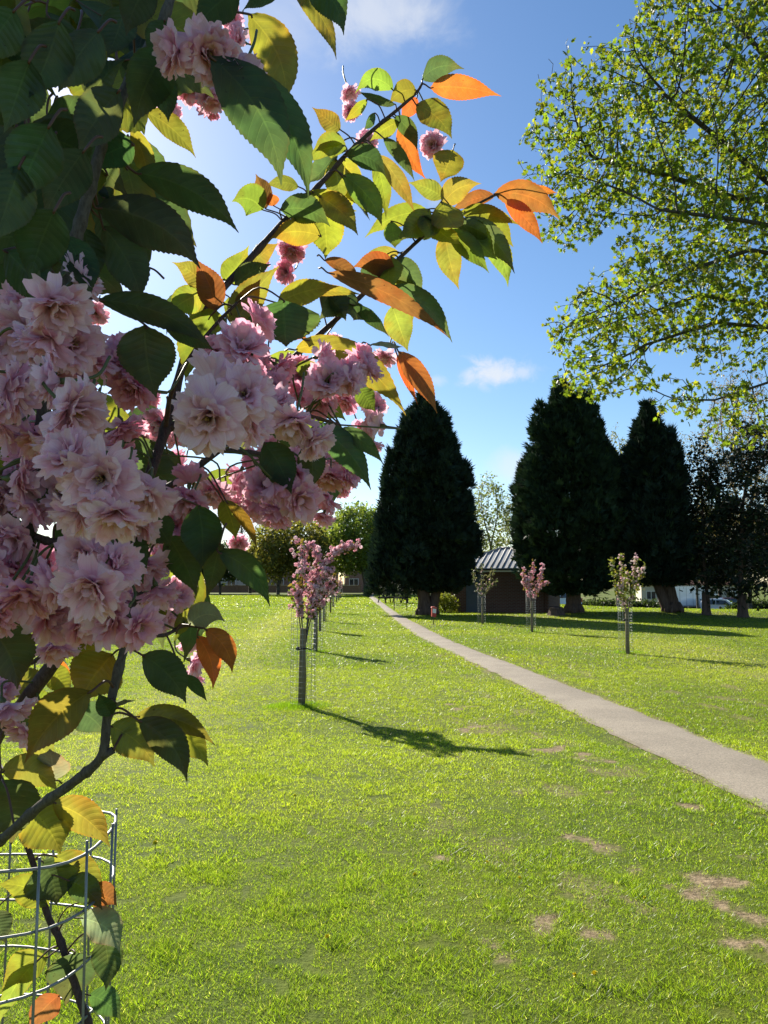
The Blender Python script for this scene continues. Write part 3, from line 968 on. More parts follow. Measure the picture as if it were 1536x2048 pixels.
far_tree('bare_tree', 'tall bare brownish tree rising behind the ragged dark trees', 1500, 62, 730, 105, 1500, (.13, .10, .055), (.16, .13, .06), 33, 1100, 2.6, per=2, leaf=.34, leafp=.8, D=.48, r_tip=.014, r_max=.25)
far_tree('bare_tree', 'shorter bare brownish tree behind the fork-trunked conifer', 1385, 66, 850, 60, 1395, (.12, .11, .05), (.15, .14, .05), 34, 1110, 1.2, per=1, leaf=.36, leafp=.8, D=.5, r_tip=.014, r_max=.2)
far_tree('dark_tree', 'dense dark tree beyond the parked vehicles, behind the ragged trees', 1440, 100, 1010, 75, 1440, (.022, .034, .014), (.05, .05, .02), 35, 1165, 1.4)
far_tree('dark_tree', 'second dense dark tree beyond the vehicles, at the edge of the view', 1545, 98, 1020, 75, 1545, (.022, .034, .014), (.05, .05, .02), 36, 1165, 1.4)
far_tree('dark_tree', 'dense dark tree beyond the vehicles, between the two forked and broad conifers', 1270, 102, 1040, 75, 1262, (.022, .034, .014), (.04, .05, .02), 37, 1165, 1.4)
far_tree('dark_tree', 'small dark low tree on the lawn left of the very dark broad conifer', 812, 58, 1155, 26, 815, (.022, .034, .016), None, 38, 1196, .8, D=.4, leaf=.5, r_max=.14)
far_tree('pale_bush_tree', 'little pale leaved tree at the far end of the lawn beside the path', 768, 80, 1135, 14, 770, (.12, .17, .05), None, 39, 1178, .4, D=.45, leaf=.5, r_max=.08)


def bush(name, label, c, rx, ry, rz, n, leaf, col, alt, seed, cat='bush', group=None):
    r = np.random.default_rng(seed); c = np.array(c, float)
    t = thing(name, label, cat, c, 0, group)
    u = unit(r.normal(size=(n, 3))); u[:, 2] = np.abs(u[:, 2]); q = 1 - .5 * r.random(n) ** 2
    P = u * q[:, None] * np.array([rx, ry, rz]) * (1 + .5 * (fbm(u[:, 0] * 2.5 + seed, u[:, 1] * 2.5, u[:, 2] * 2.5, 3) - .5))[:, None]
    x, y, z = frames(n, r, u, -.1)
    b = MB(); b.inst(CLU_V, CLU_F, P, x, y, z, leaf * r.uniform(.6, 1.25, n), 0, vary(col, n, r, .6, 1.4, alt))
    b.build('foliage', M['crown'], t)
    s = MB()
    for k in range(9):
        a = r.uniform(0, 6.283); s.tube([(0, 0, -.05), (math.cos(a) * rx * .3, math.sin(a) * ry * .3, rz * .45), (math.cos(a) * rx * .6, math.sin(a) * ry * .6, rz * .8)], [.03, .02, .008], 5)
    s.build('stem', M['bark_dark'], t)
    return t


bush('round_bush', 'rounded yellow green bush against the left corner of the brick hut', (*px_base(890, 1225)[:2], 0), .72, .5, 1.1, 650, .17, (.13, .16, .02), (.18, .18, .03), 41)
HED = 'dark hedge lengths beyond the parked vehicles'
for k, (px, w, lab) in enumerate(((1215, 4.5, 'dark hedge length in front of the road, left of the forked trunk'), (1290, 3.0, 'low dark hedge length behind the greener sapling'), (1520, 4.2, 'dark hedge length beside the light van, at the edge of the view'))):
    c = at(px, 1200, 80); c[2] = float(terrain(c[0], c[1]))
    bush('hedge', lab, c, w, 1.2, 1.5, 1300, .5, (.02, .034, .012), (.04, .06, .016), 43 + k, 'hedge', HED)

# the big maple whose boughs come in from the side ----------------------


def maple():
    r = np.random.default_rng(61)
    base = np.array([8.6, 12.5, 0.0])
    t = thing('maple_tree', 'large spreading tree with fresh green unfolding leaves overhanging the path side', 'tree', base)

    def E(px, py, dy, rx, ry, rz, n):
        return ell(at(px, py, 12.5 + dy) - base, rx, ry, rz, n, r)
    att = np.concatenate([E(1500, 210, 0, 2.9, 2.6, 2.3, 3910), E(1205, 310, 0, 1.45, 1.5, 1.2, 1020), E(1150, 190, -.3, .75, 1.0, .75, 272), E(1400, 490, 0, 1.5, 1.5, .75, 900), E(1330, 110, 0, .9, 1.2, .9, 510),
                          E(1160, 420, .2, .8, 1.2, .5, 306), E(1360, 610, 0, 1.95, 1.7, .72, 1768), E(1180, 660, 0, .75, 1.1, .55, 442), E(1210, 750, .1, .9, 1.0, .40, 430),
                          E(1400, 800, 0, 1.1, 1.1, .35, 90), E(1480, 700, .2, .8, 1.2, .4, 136), E(1500, 860, 0, .8, .9, .35, 80),
                          ell((0, 0, 10), 3.5, 3.5, 4.0, 750, r), ell((2.5, -1, 7), 3.0, 3.0, 3.0, 390, r)])
    T = lambda px, py, dy=0.0: at(px, py, 12.5 + dy) - base
    tr = [[(0, 0, -.1), (0, 0, 2.0), (-.1, 0, 4.2), (0, 0, 7.0), (.1, 0, 10)],
          [(-.05, 0, 3.9), T(1620, 700), T(1536, 655), T(1430, 645, -.1), T(1290, 690, -.2)],
          [(-.05, 0, 4.4), T(1650, 630), T(1536, 612, .3), T(1400, 590, .3), T(1300, 625, .3)],
          [(-.05, 0, 5.0), T(1620, 520, -.3), T(1500, 500, -.4), T(1380, 540, -.5), T(1250, 600, -.5)],
          [(0, 0, 5.4), T(1630, 430), T(1536, 365), T(1440, 280), T(1330, 190)],
          [(0, 0, 5.6), T(1640, 400, .4), T(1480, 400, .6), T(1330, 350, .7), T(1200, 320, .6)],
          [(0, 0, 5.2), T(1640, 470, -.6), T(1480, 440, -.9), T(1320, 420, -1.0)],
          [(0, 0, 3.4), T(1680, 730, -.2), T(1536, 765, -.3), T(1430, 800, -.3), T(1360, 800, -.3)],
          [(0, 0, 6.5), T(1640, 250, 0), T(1536, 120, 0), T(1450, 20, 0)],
          [(0, 0, 3.6), T(1660, 720, .5), T(1560, 690, .6), T(1480, 610, .8)],
          [(0, 0, 7.5), (1.2, .6, 9.0), (2.0, 1.0, 11)], [(0, 0, 5), (1.6, -.6, 6.5), (3.0, -1.0, 7.5)]]
    nodes, par = grow(att, tr, .13, 2.2, .17, 150, 5, .05)
    rad, ch = skeleton(nodes, par, .0042, .30, 2.35)
    b = MB(); skel_mesh(b, nodes, par, rad, 6)
    b.build('trunk', M['bark_dark'], t)
    tip = np.nonzero((rad < .0095))[0]; tip = tip[r.random(len(tip)) < .82]
    per = 4
    P = np.repeat(nodes[tip], per, axis=0); n = len(P)
    y = r.normal(size=(n, 3)); y[:, 2] -= .75; y = unit(y)
    P = P + y * .012 + r.normal(size=(n, 3)) * .035
    x = unit(np.cross(y, r.normal(size=(n, 3)))); z = np.cross(x, y)
    c = vary((.075, .118, .013), n, r, .5, 1.4, (.125, .145, .014), .3)
    b2 = MB(); b2.inst(LOB_V, LOB_F, P, x, y, z, .090 * r.uniform(.5, 1.3, n), 0, c)
    b2.build('crown', M['maple'], t)
    print('maple', len(nodes), n)


maple()

# ------------------------------------------------------------------ brick hut
M['brick'] = mat_brick("dark_red_brick", (.16, .065, .045), (.12, .05, .036), (.17, .14, .12))
M['brick_far'] = mat_brick("red_brick", (.30, .14, .09), (.25, .11, .07), (.3, .26, .22))
M['roof_metal'] = plain("grey_roof_metal", (.40, .39, .37), .55, .15, .5, .12, 3)
M['white'] = plain("white_paint", (.72, .72, .70), .5, 0, .4, .06, 4)
M['dark_trim'] = plain("dark_trim", (.03, .03, .032), .5)
M['tile'] = plain("clay_roof_tile", (.20, .10, .07), .85, 0, .2, .25, 6)
M['tile_grey'] = plain("slate_roof_tile", (.11, .11, .12), .8, 0, .25, .25, 6)
M['glass'] = plain("window_glass", (.03, .035, .04), .08, 0, .8, .1, 2)
M['render'] = plain("cream_render", (.55, .50, .42), .85, 0, .2, .08, 3)
M['wood_door'] = plain("painted_door", (.08, .10, .13), .5)


def hut():
    c0 = np.array([6.7, 42.2, 0.0]); rz = R(-20)
    t = thing('brick_hut', 'low dark brick hut with a grey ribbed pyramid roof behind the conifers', 'building', c0, rz)
    W, Dp, H = 4.9, 4.6, 2.22
    b = MB()
    for x in (-W / 2, W / 2):
        b.box((x, 0, H / 2 - .1), (.22, Dp, H + .2))
    for y in (-Dp / 2, Dp / 2):
        b.box((0, y, H / 2 - .1), (W - .222, .22, H + .2))
    b.build('wall', M['brick'], t)
    e = .32; zt = H + .06; ap = 3.42
    r = MB()
    X, Y = W / 2 + .11 + e, Dp / 2 + .11 + e
    v = [(-X, -Y, zt), (X, -Y, zt), (X, Y, zt), (-X, Y, zt), (-.25, 0, ap), (.25, 0, ap)]
    r.add(v, [np.array([[0, 1, 5, 4], [2, 3, 4, 5]]), np.array([[1, 2, 5], [3, 0, 4]]), np.array([[3, 2, 1, 0]])])
    # standing seams running up each slope
    for s in (-1, 1):
        for k in range(-9, 10):
            x = k * (X / 9.5); f = min(1.0, (X - abs(x)) / (X - .25))
            p0 = np.array([x, s * Y, zt + .02]); p1 = np.array([x, s * Y * (1 - f), zt + (ap - zt) * f + .02])
            r.tube([p0, p1], .035, 4)
            y = k * (Y / 9.5); f = (Y - abs(y)) / Y
            q0 = np.array([s * X, y, zt + .02]); q1 = np.array([s * (X + (.25 - X) * f), y, zt + (ap - zt) * f + .02])
            r.tube([q0, q1], .035, 4)
        for s2 in (-1, 1):
            r.tube([(s * X, s2 * Y, zt + .03), (s * .25, 0, ap + .03)], .06, 5)
    r.tube([(-.3, 0, ap + .03), (.3, 0, ap + .03)], .06, 5)
    r.build('roof', M['roof_metal'], t)
    fa = MB()
    for s in (-1, 1):
        fa.box((0, s * (Y + .012), zt - .09), (2 * X + .05, .024, .2)); fa.box((s * (X + .012), 0, zt - .09), (.022, 2 * Y, .196))
    fa.build('fascia', M['white'], t)
    for s in (-1, 1):
        g = MB(); g.box((0, s * (Y + .075), zt - .06), (2 * X + .1, .1, .09)); g.build('gutter', M['dark_trim'], t)
    d = MB(); d.box((-1.2, -Dp / 2 - .125, 1.0), (.95, .03, 2.0)); dd = d.build('door', M['wood_door'], t)
    h = MB(); h.tube([(-.85, -Dp / 2 - .16, .95), (-.85, -Dp / 2 - .16, 1.15)], .015, 6); h.build('handle', M['roof_metal'], dd)


hut()


def house(label, cx, cy, rz, W, Dp, H, roofh, wall, roof, rows, cols, z0=0.0):
    t = thing('house', label, 'house', (cx, cy, z0), rz, 'houses beyond the far trees')
    b = MB(); b.box((0, 0, H / 2 - .2), (W, Dp, H + .4)); b.prism([(-W / 2, H), (W / 2, H), (W / 2, H + .01), (-W / 2, H + .01)], -Dp / 2, Dp / 2)
    w = b.build('wall', wall, t)
    r = MB(); o = .35
    pr = [(-Dp / 2 - o, H - .1), (0, H + roofh), (Dp / 2 + o, H - .1), (Dp / 2 + o, H + .08), (0, H + roofh + .2), (-Dp / 2 - o, H + .08)]
    v = np.array([[x, y, z] for x in (-W / 2 - .3, W / 2 + .3) for y, z in pr]); k = np.arange(6); k2 = (k + 1) % 6
    r.add(v, [np.stack([k, k2, k2 + 6, k + 6], -1), np.array([[0, 1, 4, 5], [1, 2, 3, 4], [6, 11, 10, 7], [7, 10, 9, 8]])])
    for s in (-1, 1):
        r.add([(s * (W / 2 - .02), -Dp / 2, H), (s * (W / 2 - .02), Dp / 2, H), (s * (W / 2 - .02), 0, H + roofh)], np.array([[0, 1, 2]]))
    rf = r.build('roof', roof, t)
    c = MB(); c.box((W * .3, .2, H + roofh + .4), (.7, .5, 1.6)); c.box((W * .3, .2, H + roofh + 1.25), (.8, .6, .12)); c.build('chimney', M['brick_far'], rf)
    for i in range(rows):
        for j in range(cols):
            x = -W / 2 + W * (j + .5) / cols; z = 1.5 + i * 2.6
            if i == 0 and j == cols // 2:
                d = MB(); d.box((x, -Dp / 2 - .03, 1.03), (1.0, .08, 2.06)); d.build('door', M['white'], t); continue
            f = MB(); w_, h_ = 1.5, 1.2
            for sx in (-1, 0, 1):
                f.box((x + sx * (w_ / 2 - .04), -Dp / 2 - .03, z), (.08, .09, h_))
            for sz in (-1, 1):
                f.box((x, -Dp / 2 - .03, z + sz * (h_ / 2 + .04)), (w_ + .1, .11, .08))
            fo = f.build('window', M['white'], t)
            p = MB(); p.box((x, -Dp / 2 - .012, z), (w_ - .02, .03, h_ - .02)); p.build('pane', M['glass'], fo)


house('red brick house with white windows seen between trunks at the far end of the path', -1.0, 128, R(4), 11, 8, 5.2, 2.6, M['brick_far'], M['tile'], 2, 4)
house('second brick house, further along beyond the fresh green trees', -13.5, 134, R(-6), 10, 8, 5.2, 2.6, M['brick_far'], M['tile_grey'], 2, 4)
house('cream rendered house low behind the yellow green tree', -25, 137, R(3), 12, 8, 4.8, 2.4, M['render'], M['tile'], 2, 4)
house('cream bungalow beyond the parked lorry, behind the dark trees', 50, 128, R(-12), 15, 8, 3.2, 2.6, M['render'], M['tile'], 1, 5, -2.0)


def garden_wall(label, p0, p1, h, z=0.0):
    p0, p1 = np.array(p0, float), np.array(p1, float); c = (p0 + p1) / 2; d = p1 - p0; L_ = np.hypot(*d)
    t = thing('brick_wall', label, 'wall', (c[0], c[1], z), math.atan2(d[1], d[0]), 'garden walls beyond the park')
    b = MB(); b.box((0, 0, h / 2 - .1), (L_, .25, h + .2))
    for k in range(int(L_ / 3.2) + 1):
        b.box((-L_ / 2 + .2 + k * (L_ - .4) / int(L_ / 3.2), -.03, h / 2), (.4, .42, h + .14))
    b.build('wall_face', M['brick_far'], t)
    t['kind'] = 'thing'
    k = MB(); k.box((0, 0, h + .028), (L_ + .1, .36, .055)); k.build('coping', M['render'], t)


garden_wall('long low brick wall beyond the far trees, left of the path', (-42, 122), (-3.5, 117), 1.1)
garden_wall('shorter brick wall beyond the far trees, right of the path end', (-1.0, 117), (14, 114), 1.2)

# ------------------------------------------------------------------ vehicles
M['tyre'] = plain("black_rubber", (.018, .018, .018), .8)
M['rim'] = plain("alloy_rim", (.45, .45, .46), .35, .8)
M['lamp'] = plain("lamp_glass", (.7, .72, .75), .15, 0, .8, .05)
M['red_lamp'] = plain("red_lamp_glass", (.4, .02, .02), .2, 0, .7)


def paint(name, c):
    t = NT(name)
    n = t.noise(2, 3, .5, t.obj())
    return t.done(t.principled(t.mix(n, tuple(x * .92 for x in c), c), .35, .2, .5, None, **{"Coat Weight": .6, "Coat Roughness": .08}))


def vehicle(name, label, cat, loc, rz, col, L, W, prof, glass, wheels, wr):
    """prof: outline in xz (front at +x); glass: quads in the outline for side windows"""
    t = thing(name, label, cat, loc, rz, 'vehicles parked along the road beyond the lawn')
    zmid = .55 * max(p[1] for p in prof)
    b = MB(); n = len(prof); P = np.array(prof, float)
    inset = np.where(P[:, 1] > zmid, .13, 0.0) + np.where(P[:, 1] < .35, .05, 0)
    v = []
    for s in (-1, 1):
        v.append(np.column_stack([P[:, 0], s * (W / 2 - inset), P[:, 1]]))
    v = np.concatenate(v); k = np.arange(n); k2 = (k + 1) % n
    b.add(v, [np.stack([k, k2, k2 + n, k + n], -1), k[::-1].reshape(1, -1).copy(), (k + n).reshape(1, -1)])
    o = b.build('body', paint(name + '_paint', col), t)
    bv = o.modifiers.new('bevel', 'BEVEL'); bv.width = .06; bv.segments = 2; bv.limit_method = 'ANGLE'; bv.angle_limit = R(25)
    for q in glass:
        kind, pts = q
        g = MB(); pts = np.array(pts, float)
        if kind == 'side':
            for s in (-1, 1):
                y = s * (W / 2 - .11)
                tilt = np.where(pts[:, 1] > pts[:, 1].mean(), .03, -.06)
                g.add(np.column_stack([pts[:, 0], y + s * (.03 - tilt), pts[:, 1]]), np.arange(len(pts)).reshape(1, -1))
        else:
            (x0, z0), (x1, z1) = pts; d = unit(np.array([z1 - z0, 0, -(x1 - x0)])) * .012 * (1 if kind == 'front' else -1)
            w0, w1 = W / 2 - .16, W / 2 - .24
            g.add(np.array([[x0, -w0, z0], [x0, w0, z0], [x1, w1, z1], [x1, -w1, z1]]) + d, np.array([[0, 1, 2, 3]]))
        g.build('window', M['glass'], t)
    for x in wheels:
        for s in (-1, 1):
            y = s * (W / 2 - .10)
            w = MB(); an = np.linspace(0, 2 * math.pi, 20, endpoint=False); ring = np.array([[.62, -.11], [.9, -.11], [1, -.07], [1, .07], [.9, .11], [.62, .11]])
            vv = np.array([[x + math.cos(a) * wr * q[0], y + q[1], wr + math.sin(a) * wr * q[0]] for a in an for q in ring])
            ff = np.array([[i * 6 + j, i * 6 + (j + 1) % 6, ((i + 1) % 20) * 6 + (j + 1) % 6, ((i + 1) % 20) * 6 + j] for i in range(20) for j in range(6)])
            w.add(vv, ff, smooth=True); wo = w.build('wheel', M['tyre'], t)
            r_ = MB(); r_.tube([(x, y - .08, wr), (x, y + .08, wr)], wr * .62, 14); r_.build('rim', M['rim'], wo)
    fx = max(p[0] for p in prof); bx = min(p[0] for p in prof); hz = zmid * .78
    for s in (-1, 1):
        h = MB(); h.box((fx - .10, s * (W / 2 - .28), hz), (.22, .34, .17)); h.build('headlight', M['lamp'], t)
        h = MB(); h.box((bx + .04, s * (W / 2 - .16), hz + .1), (.12, .16, .4)); h.build('rear_light', M['red_lamp'], t)
    m = MB()
    m.box((fx - .02, 0, .42), (.1, W * .86, .16)); m.box((bx + .02, 0, .42), (.1, W * .86, .16)); m.build('bumper', M['dark_trim'], t)
    return t


def vloc(px, Y):
    p = at(px, 1165, Y); return (p[0], p[1], float(terrain(p[0], p[1])))


mpv = [(-2.15, .3), (2.2, .3), (2.28, .55), (2.15, .85), (1.35, 1.06), (.55, 1.62), (.1, 1.74), (-1.7, 1.74), (-2.05, 1.45), (-2.2, .9)]
vehicle('parked_van', 'light silver people carrier facing right, parked between the two ragged dark trees', 'van', vloc(1441, 88), R(-28), (.62, .65, .72), 4.5, 1.85, mpv,
        [('side', [(-1.85, 1.08), (-.55, 1.08), (-.55, 1.58), (-1.7, 1.58)]), ('side', [(-.48, 1.08), (.98, 1.08), (.45, 1.52), (.05, 1.58), (-.48, 1.58)]), ('front', [(1.27, 1.11), (.60, 1.58)]), ('rear', [(-2.14, 1.05), (-2.03, 1.42)])], (-1.4, 1.4), .33)
hatch = [(-1.9, .28), (1.95, .28), (2.0, .5), (1.9, .75), (1.05, .95), (.35, 1.4), (-.1, 1.48), (-1.2, 1.46), (-1.75, 1.1), (-1.95, .85)]
hg = [('side', [(-1.45, .95), (-.35, .95), (-.35, 1.36), (-1.1, 1.36)]), ('side', [(-.29, .95), (.75, .95), (.25, 1.31), (-.1, 1.37), (-.29, 1.37)]), ('front', [(.99, .99), (.39, 1.37)]), ('rear', [(-1.72, 1.13), (-1.24, 1.42)])]
vehicle('parked_car', 'pale silver blue car showing between the hut and the broadest conifer', 'car', vloc(1121, 76), R(200), (.50, .58, .68), 3.9, 1.7, hatch, hg, (-1.2, 1.25), .3)
vehicle('parked_car', 'dark blue car seen just left of the forked trunk', 'car', vloc(1296, 86), R(10), (.05, .10, .16), 3.9, 1.7, hatch, hg, (-1.2, 1.25), .3)
vehicle('parked_car', 'dark red car behind the light silver people carrier', 'car', vloc(1463, 97), R(-10), (.22, .03, .03), 3.9, 1.7, [(x, z * 1.15) for x, z in hatch], [(k, [(x, z * 1.15) for x, z in p]) for k, p in hg], (-1.2, 1.25), .3)


def lorry():
    t = thing('box_lorry', 'white box lorry parked beyond the forked trunk of the dark conifer', 'lorry', vloc(1378, 92), R(4), 'vehicles parked along the road beyond the lawn')
    b = MB(); b.box((-.9, 0, 1.95), (5.0, 2.2, 2.4)); o = b.build('box_body', paint('lorry_white', (.78, .79, .78)), t)
    e = MB()
    for x in np.linspace(-3.3, 1.5, 7):
        for s in (-1, 1):
            e.box((x, s * 1.106, 1.95), (.06, .02, 2.38))
    for s in (-1, 1):
        e.box((-.9, s * 1.108, .83), (5.0, .024, .12)); e.box((-.9, s * 1.108, 3.1), (5.0, .024, .1))
    e.build('trim', M['rim'], t)
    c = MB(); c.prism([(1.65, .5), (3.3, .5), (3.35, 1.2), (2.95, 2.2), (1.65, 2.25)], -1.0, 1.0); co = c.build('cab', paint('cab_white', (.74, .75, .75)), t)
    g = MB(); g.add([(3.34, -.85, 1.25), (3.34, .85, 1.25), (2.98, .8, 2.12), (2.98, -.8, 2.12)], np.array([[0, 1, 2, 3]])); g.build('windscreen', M['glass'], t)
    for s in (-1, 1):
        g = MB(); g.add([(1.95, s * 1.01, 1.3), (3.1, s * 1.01, 1.3), (2.85, s * 1.01, 2.05), (1.95, s * 1.01, 2.05)], np.array([[0, 1, 2, 3]])); g.build('window', M['glass'], t)
        for x in (-2.3, 2.4):
            w = MB(); w.tube([(x, s * .75, .42), (x, s * 1.0, .42)], .42, 18); wo = w.build('wheel', M['tyre'], t)
            r_ = MB(); r_.tube([(x, s * .98, .42), (x, s * 1.02, .42)], .24, 12); r_.build('rim', M['rim'], wo)
    f = MB(); f.box((-.4, 0, .62), (6.2, .9, .22)); f.build('chassis', M['dark_trim'], t)


lorry()
rd = MB()
xs = np.linspace(8, 90, 40); ys0 = 84 + .06 * (xs - 8); q = []
for x, y in zip(xs, ys0):
    for k in (0, 6):
        q.append((x, y + k, float(terrain(x, y + k)) + .03))
i = np.arange(39)[:, None] * 2; rd.add(q, (i + np.array([0, 2, 3, 1])))
setting(rd.build('road', plain("road_asphalt", (.06, .06, .062), .9, 0, .3, .2, 2)))
# dark wooden bollards in front of the parked cars
for k, (px, Y, lab) in enumerate(((1363, 76, 'dark wooden bollard just right of the forked trunk'), (1397, 76, 'dark wooden bollard just left of the slimmer ragged tree'), (1438, 76, 'dark wooden bollard in front of the light people carrier'), (1376, 80, 'dark wooden bollard in front of the white lorry'), (1500, 76, 'dark wooden bollard right of the last ragged trunk'))):
    l = vloc(px, Y)
    b = MB(); h = 1.05
    b.tube([(0, 0, -.2), (0, 0, h - .06), (0, 0, h - .02), (0, 0, h)], [.11, .11, .09, .05], 10)
    b.tube([(0, 0, h - .20), (0, 0, h - .17)], .118, 10)
    o = b.build('bollard', M['bark_dark']); o.location = l
    tag(o, lab, 'bollard', 'bollards along the road')

# ------------------------------------------------------------------ red waste bin on its post
M['bin_red'] = plain("red_bin_paint", (.42, .03, .025), .45, 0, .5, .15, 5)
M['post_dark'] = plain("dark_post", (.05, .05, .05), .6)
p = gp(867, 1250)
wb = thing('waste_bin', 'small red dog waste bin with a white notice, tilted on a thin dark post', 'bin', (p[0], p[1], 0), R(10))
b = MB(); b.tube([(.0, 0, -.1), (.02, 0, .95)], .022, 8); b.build('post', M['post_dark'], wb)
b = MB(); b.prism([(-.13, .46), (.10, .42), (.13, .9), (-.12, .94)], -.2, .0); body = b.build('bin_body', M['bin_red'], wb)
b = MB(); b.prism([(-.15, .93), (.15, .895), (.15, .93), (.03, 1.0), (-.12, .99)], -.215, .015); b.build('lid', plain("bin_lid", (.5, .10, .08), .45), wb)
b = MB(); b.add([(-.095, -.2035, .66), (.095, -.2035, .63), (.105, -.2035, .86), (-.09, -.2035, .885)], np.array([[0, 1, 2, 3]]))
b.build('notice', M['white'], wb); wb.scale = (.68, .68, .68)

# two dark picnic benches, a low hoop rail and a stump -------------------


def picnic(loc, rz, lab):
    t = thing('picnic_bench', lab, 'bench', loc, rz, 'picnic benches on the lawn')
    b = MB()
    for k in range(5):
        b.box((0, -.3 + .15 * k, .74), (1.8, .135, .05))
    b.build('table_top', M['bark_dark'], t)
    for s in (-1, 1):
        b = MB(); b.box((0, s * .75, .45), (1.8, .135, .05)); b.box((0, s * .60, .45), (1.8, .135, .05)); b.build('seat', M['bark_dark'], t)
        b = MB(); b.tube([(s * .65, -.62, 0), (s * .65, -.25, .71)], .05, 4); b.tube([(s * .65, .62, 0), (s * .65, .25, .71)], .05, 4); b.box((s * .6, 0, .39), (.045, 1.5, .1)); b.build('leg', M['bark_dark'], t)


picnic((*gp(779, 1206)[:2], 0), R(30), 'dark picnic bench nearer the path')
picnic((*gp(792, 1206)[:2], 0), R(-20), 'dark picnic bench further from the path, beside the low dark tree')
p = gp(801, 1221)
b = MB(); b.tube([(-.35, 0, -.1), (-.35, 0, .62), (-.3, 0, .68), (.3, 0, .68), (.35, 0, .62), (.35, 0, -.1)], .025, 6); b.tube([(-.35, 0, .3), (.35, 0, .3)], .018, 6)
tag(b.build('hoop_rail', M['post_dark']), 'low dark metal hoop rail standing alone on the lawn near the path', 'rail').location = (p[0], p[1], 0)
p = px_base(1112, 1233)
b = MB(); an = np.linspace(0, 6.283, 18, endpoint=False); rr_ = .3 * (1 + .2 * np.sin(an * 3 + 1) + .1 * np.sin(an * 7)); V = []
for z, f in ((-.1, 1.5), (.06, 1.2), (.22, 1.0), (.36, .95)):
    V += [(math.cos(a) * q * f, math.sin(a) * q * f, z + (.04 * math.sin(a) if z > .3 else 0)) for a, q in zip(an, rr_)]
i = np.arange(3)[:, None] * 18; k = np.arange(18)[None]; k2 = (k + 1) % 18
b.add(V, [np.stack([i + k, i + k2, i + k2 + 18, i + k + 18], -1).reshape(-1, 4), (np.arange(18) + 54).reshape(1, -1)])
tag(b.build('tree_stump', M['bark_red']), 'low sawn tree stump on the grass beside the brick hut', 'stump').location = p

# ------------------------------------------------------------------ stakes, wire guards and young cherries
M['stake'] = None


def mat_stake():
    t = NT("weathered_post")
    mp = t.n("Mapping", ins={0: t.obj(), 3: (1, 1, .06)}).outputs[0]
    n = t.noise(60, 5, .6, mp); n2 = t.noise(6, 4, .6, t.obj())
    c = t.mix(n, (.16, .115, .06), (.33, .25, .15)); c = t.mix(t.math('MULTIPLY', n2, .5), c, (.10, .10, .07))
    return t.done(t.principled(c, .85, 0, .2, t.bump(n, .5, .004)))


M['stake'] = mat_stake()
M['wire'] = plain("galvanised_wire", (.26, .265, .255), .45, .6, .5, .25, 60)
M['wire_far'] = plain("galvanised_wire_weathered", (.30, .32, .30), .5, .5, .5, .2, 40)
M['strap'] = plain("black_rubber_strap", (.015, .015, .015), .7)
M['mini_petal'] = leafy("small_blossom", .6, .35, (1.2, 1.1, 1.15), .2)
M['twig'] = mat_bark("cherry_bark", (.055, .03, .025), (.13, .085, .07), 380, .4, .7, .0012, .7)
M['twig_grey'] = mat_bark("grey_cherry_bark", (.07, .055, .043), (.16, .135, .11), 330, .35, .8, .0016, .8)


def cage(loc, label, sides=3, rw=.0013, seed=0, near=False, vis=None):
    r = np.random.default_rng(seed)
    t = thing('wire_guard', label, 'tree guard', loc, 0, 'wire guards round the young trees')
    H, Rr, step = 1.23, .152, .066
    nseg = 40 if near else 16
    an = np.linspace(0, 2 * math.pi, nseg + 1)
    wob = lambda a, z: Rr * (1 + (.035 * np.sin(2 * a + 1) + .02 * np.sin(5 * a + z * 4)) * (1 if near else .6))
    b = MB()
    for k in range(18):
        z = H - step * (k + 1)
        b.tube(np.column_stack([wob(an, z) * np.cos(an), wob(an, z) * np.sin(an), np.full(nseg + 1, z) + (.004 * np.sin(an * 3 + k) if near else 0)]), rw, sides, cap=False)
    nv = 15
    for k in range(nv):
        a = k * 2 * math.pi / nv + .12
        zs = np.linspace(0, H + (.012 if near else 0), 12 if near else 3)
        q = np.array([wob(np.array([a]), z)[0] + rw * 1.8 for z in zs])
        b.tube(np.column_stack([q * math.cos(a), q * math.sin(a), zs]), rw, sides)
    b.build('wire_mesh', M['wire'] if near else M['wire_far'], t)
    b = MB(); zt = H
    b.tube(np.column_stack([wob(an, zt) * np.cos(an), wob(an, zt) * np.sin(an), np.full(nseg + 1, zt) + (.005 * np.sin(an * 4) if near else 0)]), rw * 1.15, sides, cap=False)
    b.build('top_rim', M['wire'] if near else M['wire_far'], t)
    return t


def stake(loc, label, h=.97, lean=(0.0, 0.0)):
    t = thing('wooden_stake', label, 'post', loc, 0, 'wooden stakes beside the young trees')
    b = MB(); r_ = .042
    b.tube([(0, 0, -.2), (lean[0] * .5, lean[1] * .5, h * .5), (lean[0], lean[1], h - .012), (lean[0], lean[1], h)], [r_ * 1.02, r_, r_ * .97, r_ * .9], 14)
    b.build('post', M['stake'], t)
    s = MB(); an = np.linspace(0, 6.283, 17); z = h * .74; cx, cy = lean[0] * .74, lean[1] * .74
    s.tube(np.column_stack([cx + (r_ + .006) * np.cos(an), cy + (r_ + .006) * np.sin(an), np.full(17, z)]), .008, 5)
    s.tube([(cx - .045, cy, z), (cx - .07, cy + .01, z - .005), (cx - .08, cy + .04, z - .01)], [.022, .026, .012], 8)
    s.tube([(cx + .04, cy, z), (cx + .09, cy + .05, z - .02), (cx + .13, cy + .09, z - .01)], .007, 5)
    s.build('strap', M['strap'], t)
    return t


